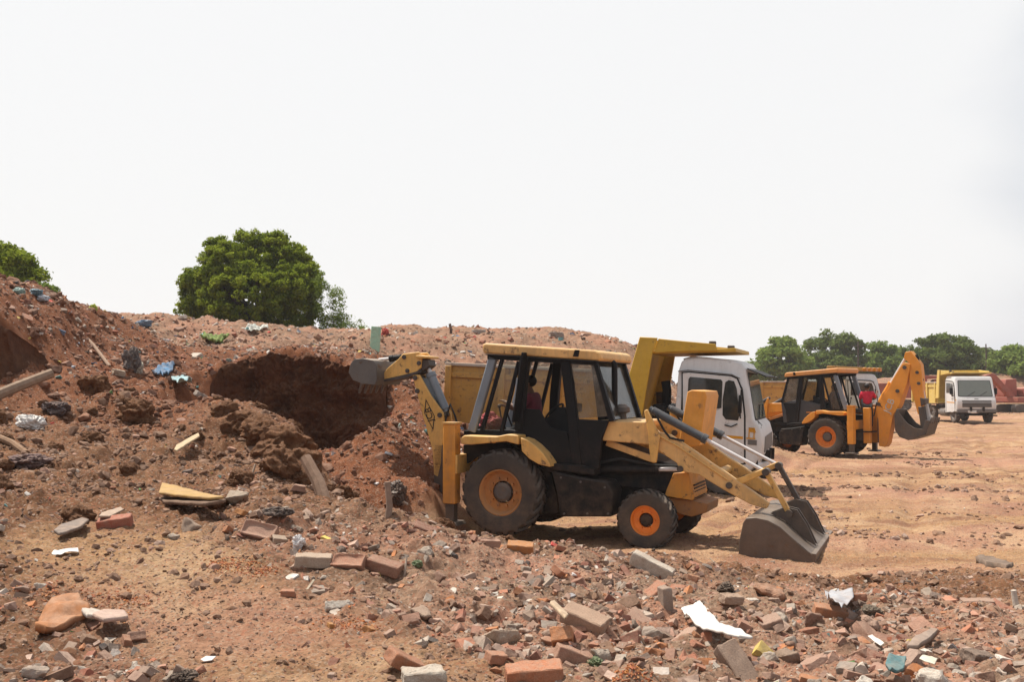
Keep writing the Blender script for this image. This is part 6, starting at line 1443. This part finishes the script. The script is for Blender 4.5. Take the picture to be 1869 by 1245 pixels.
bag('rag_heap', 'dark rag on the bank at the left border below the pole', 'rag', 50, 846, 70, 22, (.10, .065, .075), M_CLOTH, .6, 20)
bag('cloth', 'crumple of green waste at the bottom edge', 'green waste', 1088, 1212, 30, 16, (.03, .11, .035), M_PLAS, .6, 21)
bag('rag_heap', 'grey mossy lump right of the orange-brown brick', 'rag', 1588, 1122, 40, 24, (.12, .11, .085), M_CLOTH, .6, 22)
bag('rag_heap', 'black charred lump in the rubble just above the white sheet', 'lump', 1325, 1075, 30, 18, (.05, .045, .04), M_CLOTH, .6, 23)
bag('cloth', 'black scorched rag at the bottom edge left of the rubble', 'rag', 335, 1238, 44, 18, (.03, .03, .03), M_CLOTH, .7, 24)
bag('cloth', 'dark cloth twisted on the low bank above the row of bricks', 'rag', 505, 936, 46, 16, (.06, .06, .065), M_CLOTH, .7, 25)
bag('cloth', 'green bit of waste by the third brick of the row', 'scrap', 762, 1032, 18, 12, (.06, .15, .06), M_PLAS, .6, 26)
def pole(name, label, cat, a, b, r, col, dy=0.0, m=None, lift=0.0, taper=.85):
    pa = P_(*a); D = pa.y + dy; pb = at(b[0], b[1], D); pa = pa - Vector((0, 0, .12)) + Vector((0, 0, lift))
    mid = pa.lerp(pb, .5) + Vector((.02, 0, .015))
    mb = MB(); mb.tube([Vector(), mid - pa, pb - pa], [r, r * (1 + taper) / 2, r * taper], 9); o = mb.build(name, m or M_WOOD); o.location = pa; o.color = (*col, 1); return tag(o, label, cat)
pole('wooden_post', 'leaning weathered wooden post at the edge of the pit', 'post', (598, 912), (557, 836), .062, (.20, .125, .085), .25)
pole('wooden_stake', 'thin upright stake with a split pale top in front of the black bag', 'stake', (706, 946), (707, 880), .028, (.22, .16, .125))
pole('wooden_pole', 'long weathered pole lying on the bank at the left border', 'pole', (-40, 748), (95, 681), .075, (.26, .19, .135), .6, None, .2)
pole('wooden_stick', 'thin stick lying down the steep slope of the left hill', 'stick', (200, 668), (140, 598), .03, (.26, .18, .13), 1.6, None, .1)
pole('wooden_stick', 'short dark stick standing on the crest of the far mound', 'stick', (823, 610), (821, 591), .05, (.07, .05, .045))
pole('wooden_stick', 'thin stick leaning across the third brick of the row', 'stick', (722, 1064), (742, 1018), .008, (.36, .29, .23), .1)
pole('wooden_stick', 'thin root leaning out of the clods left of the post', 'stick', (448, 866), (466, 848), .012, (.34, .26, .2), .1)
pole('wooden_stick', 'broken brown batten lying in the weeds at the left border', 'stick', (48, 830), (-10, 795), .04, (.22, .13, .075), .3, None, .12)
pole('wooden_stake', 'short white stake among rubble at the right border', 'stake', (1848, 1112), (1850, 1078), .022, (.5, .46, .4))
gs = P_(684, 640); gm = MB(); gm.box(-.13, .13, -.015, .015, -.1, .62); go = gm.build('plastic_sheet', M_PLAS, None, .01); go.location = gs; go.rotation_euler = deg(-14, 4, 10); go.color = (.28, .48, .34, 1); tag(go, 'upright pale green sheet on the mound above the digging bucket', 'plastic sheet')
# loose pieces nobody could tell apart: every one still its own object
def loose(n, r0, r1, meshes, name, cat, label, group, pal, lo, hi, k, keepf, up=.08, a0=-30, a1=30):
    x, y, z, r, ym, zo = spread(n * 6, r0, r1, a0, a1); done = 0
    cl = gnoise(x / 1.1, y / 1.1, 61) + .6 * gnoise(x / .35, y / .35, 62)
    for i in range(len(x)):
        if done >= n: break
        if rng.uniform() > np.clip(keepf(x[i], y[i], r[i], ym[i], zo[i]) * (.7 + 1.2 * cl[i]), 0, 1): continue
        s = float(power(1, lo, hi, k)[0]); c = np.array(pal[rng.integers(len(pal))]) * rng.uniform(.8, 1.2)
        put(meshes[rng.integers(len(meshes))], name, label, cat, Vector((x[i], y[i], z[i])), s, (rng.normal(0, .4), rng.normal(0, .4), rng.uniform(0, 6.28)), c, up, group); done += 1
keep_d = lambda x, y, r, ym, zo: (.12 + .88 * zo[2]) * (1 - ym) * (1 - .9 * bare(np.array([x]), np.array([y]))[0])
loose(230, 3.9, 10, BRB, 'brick_fragment', 'brick', 'broken brick fragment lying loose in the near rubble', 'brick fragments in the near rubble', PAL['brick'] + PAL['pink'] * 3, .06, .17, 2.4, keep_d, .02)
loose(14, 4.5, 10, BRW[:3], 'brick', 'brick', 'whole loose brick half buried in the near rubble', 'whole bricks loose in the near rubble', PAL['brick'] + PAL['pink'], .19, .23, 1.5, keep_d, -.02)
loose(140, 3.9, 10, STN, 'stone', 'stone', 'loose lump of stone or mortar lying in the near rubble', 'stones in the near rubble', PAL['stone'] + PAL['pink'] + PAL['pale'][:1], .06, .18, 2.3, keep_d, .03)
loose(50, 8, 15, CLODS, 'earth_clod', 'clod', 'hard brown clod of earth lying on the heaps left of the loader', 'clods on the heaps left of the loader', PAL['earth'], .12, .28, 2.2, lambda x, y, r, ym, zo: (1 - zo[2]) * (1 - ym) * (.25 + .75 * math.exp(-((x + 3.2) ** 2 + (y - 12) ** 2) / 5)), .05, -30, 0)

rb = bpy.data.objects.new('cloth_bundle', lump_mesh(31, .6, 1.0, M_CLOTH)); COL.objects.link(rb); rb.color = (.40, .06, .085, 1)
q = F1.v(897, 772, -.25); rb.location = F1.M @ q; rb.scale = (.36, .30, .26); tag(rb, 'bundle of red cloth on the ledge behind the driver of the near loader', 'cloth')

for k, (px, py, w) in enumerate(((478, 788, 52), (528, 806, 66), (512, 846, 54), (438, 770, 46), (556, 842, 50), (492, 820, 44), (250, 756, 46), (410, 748, 36), (545, 870, 36), (590, 890, 28), (170, 705, 40))):
    p = P_(px, py + w * .25); s = size_at(p, w) * 1.25
    put(CLODS[k % 4], 'earth_clod', 'great crumbling lump of brown earth on the heap in front of the pit' if px > 390 else 'crumbling lump of brown earth on the bank above the white bag', 'clod', p, s, (rng.normal(0, .3), rng.normal(0, .3), rng.uniform(0, 6)), np.array((.135, .072, .042)) * rng.uniform(.85, 1.2), .12, 'great clods on the heap by the pit' if px > 390 else 'great clods on the bank at left')
# ------------------------------------------------------------------ the dusty air
hz = MB(); hz.box(-260, 260, -40, 420, -3.0, 30.0)
m, nt, b = newmat('dusty_air'); nt.nodes.remove(b)
pv = nt.nodes.new('ShaderNodeVolumePrincipled'); pv.inputs['Density'].default_value = 0.0004; pv.inputs['Color'].default_value = (0.90, 0.93, 0.97, 1); pv.inputs['Anisotropy'].default_value = 0.2
nt.links.new(pv.outputs[0], nt.nodes['Material Output'].inputs['Volume'])
haze = hz.build('haze', m, None, smooth=False); tag(haze, kind='stuff')
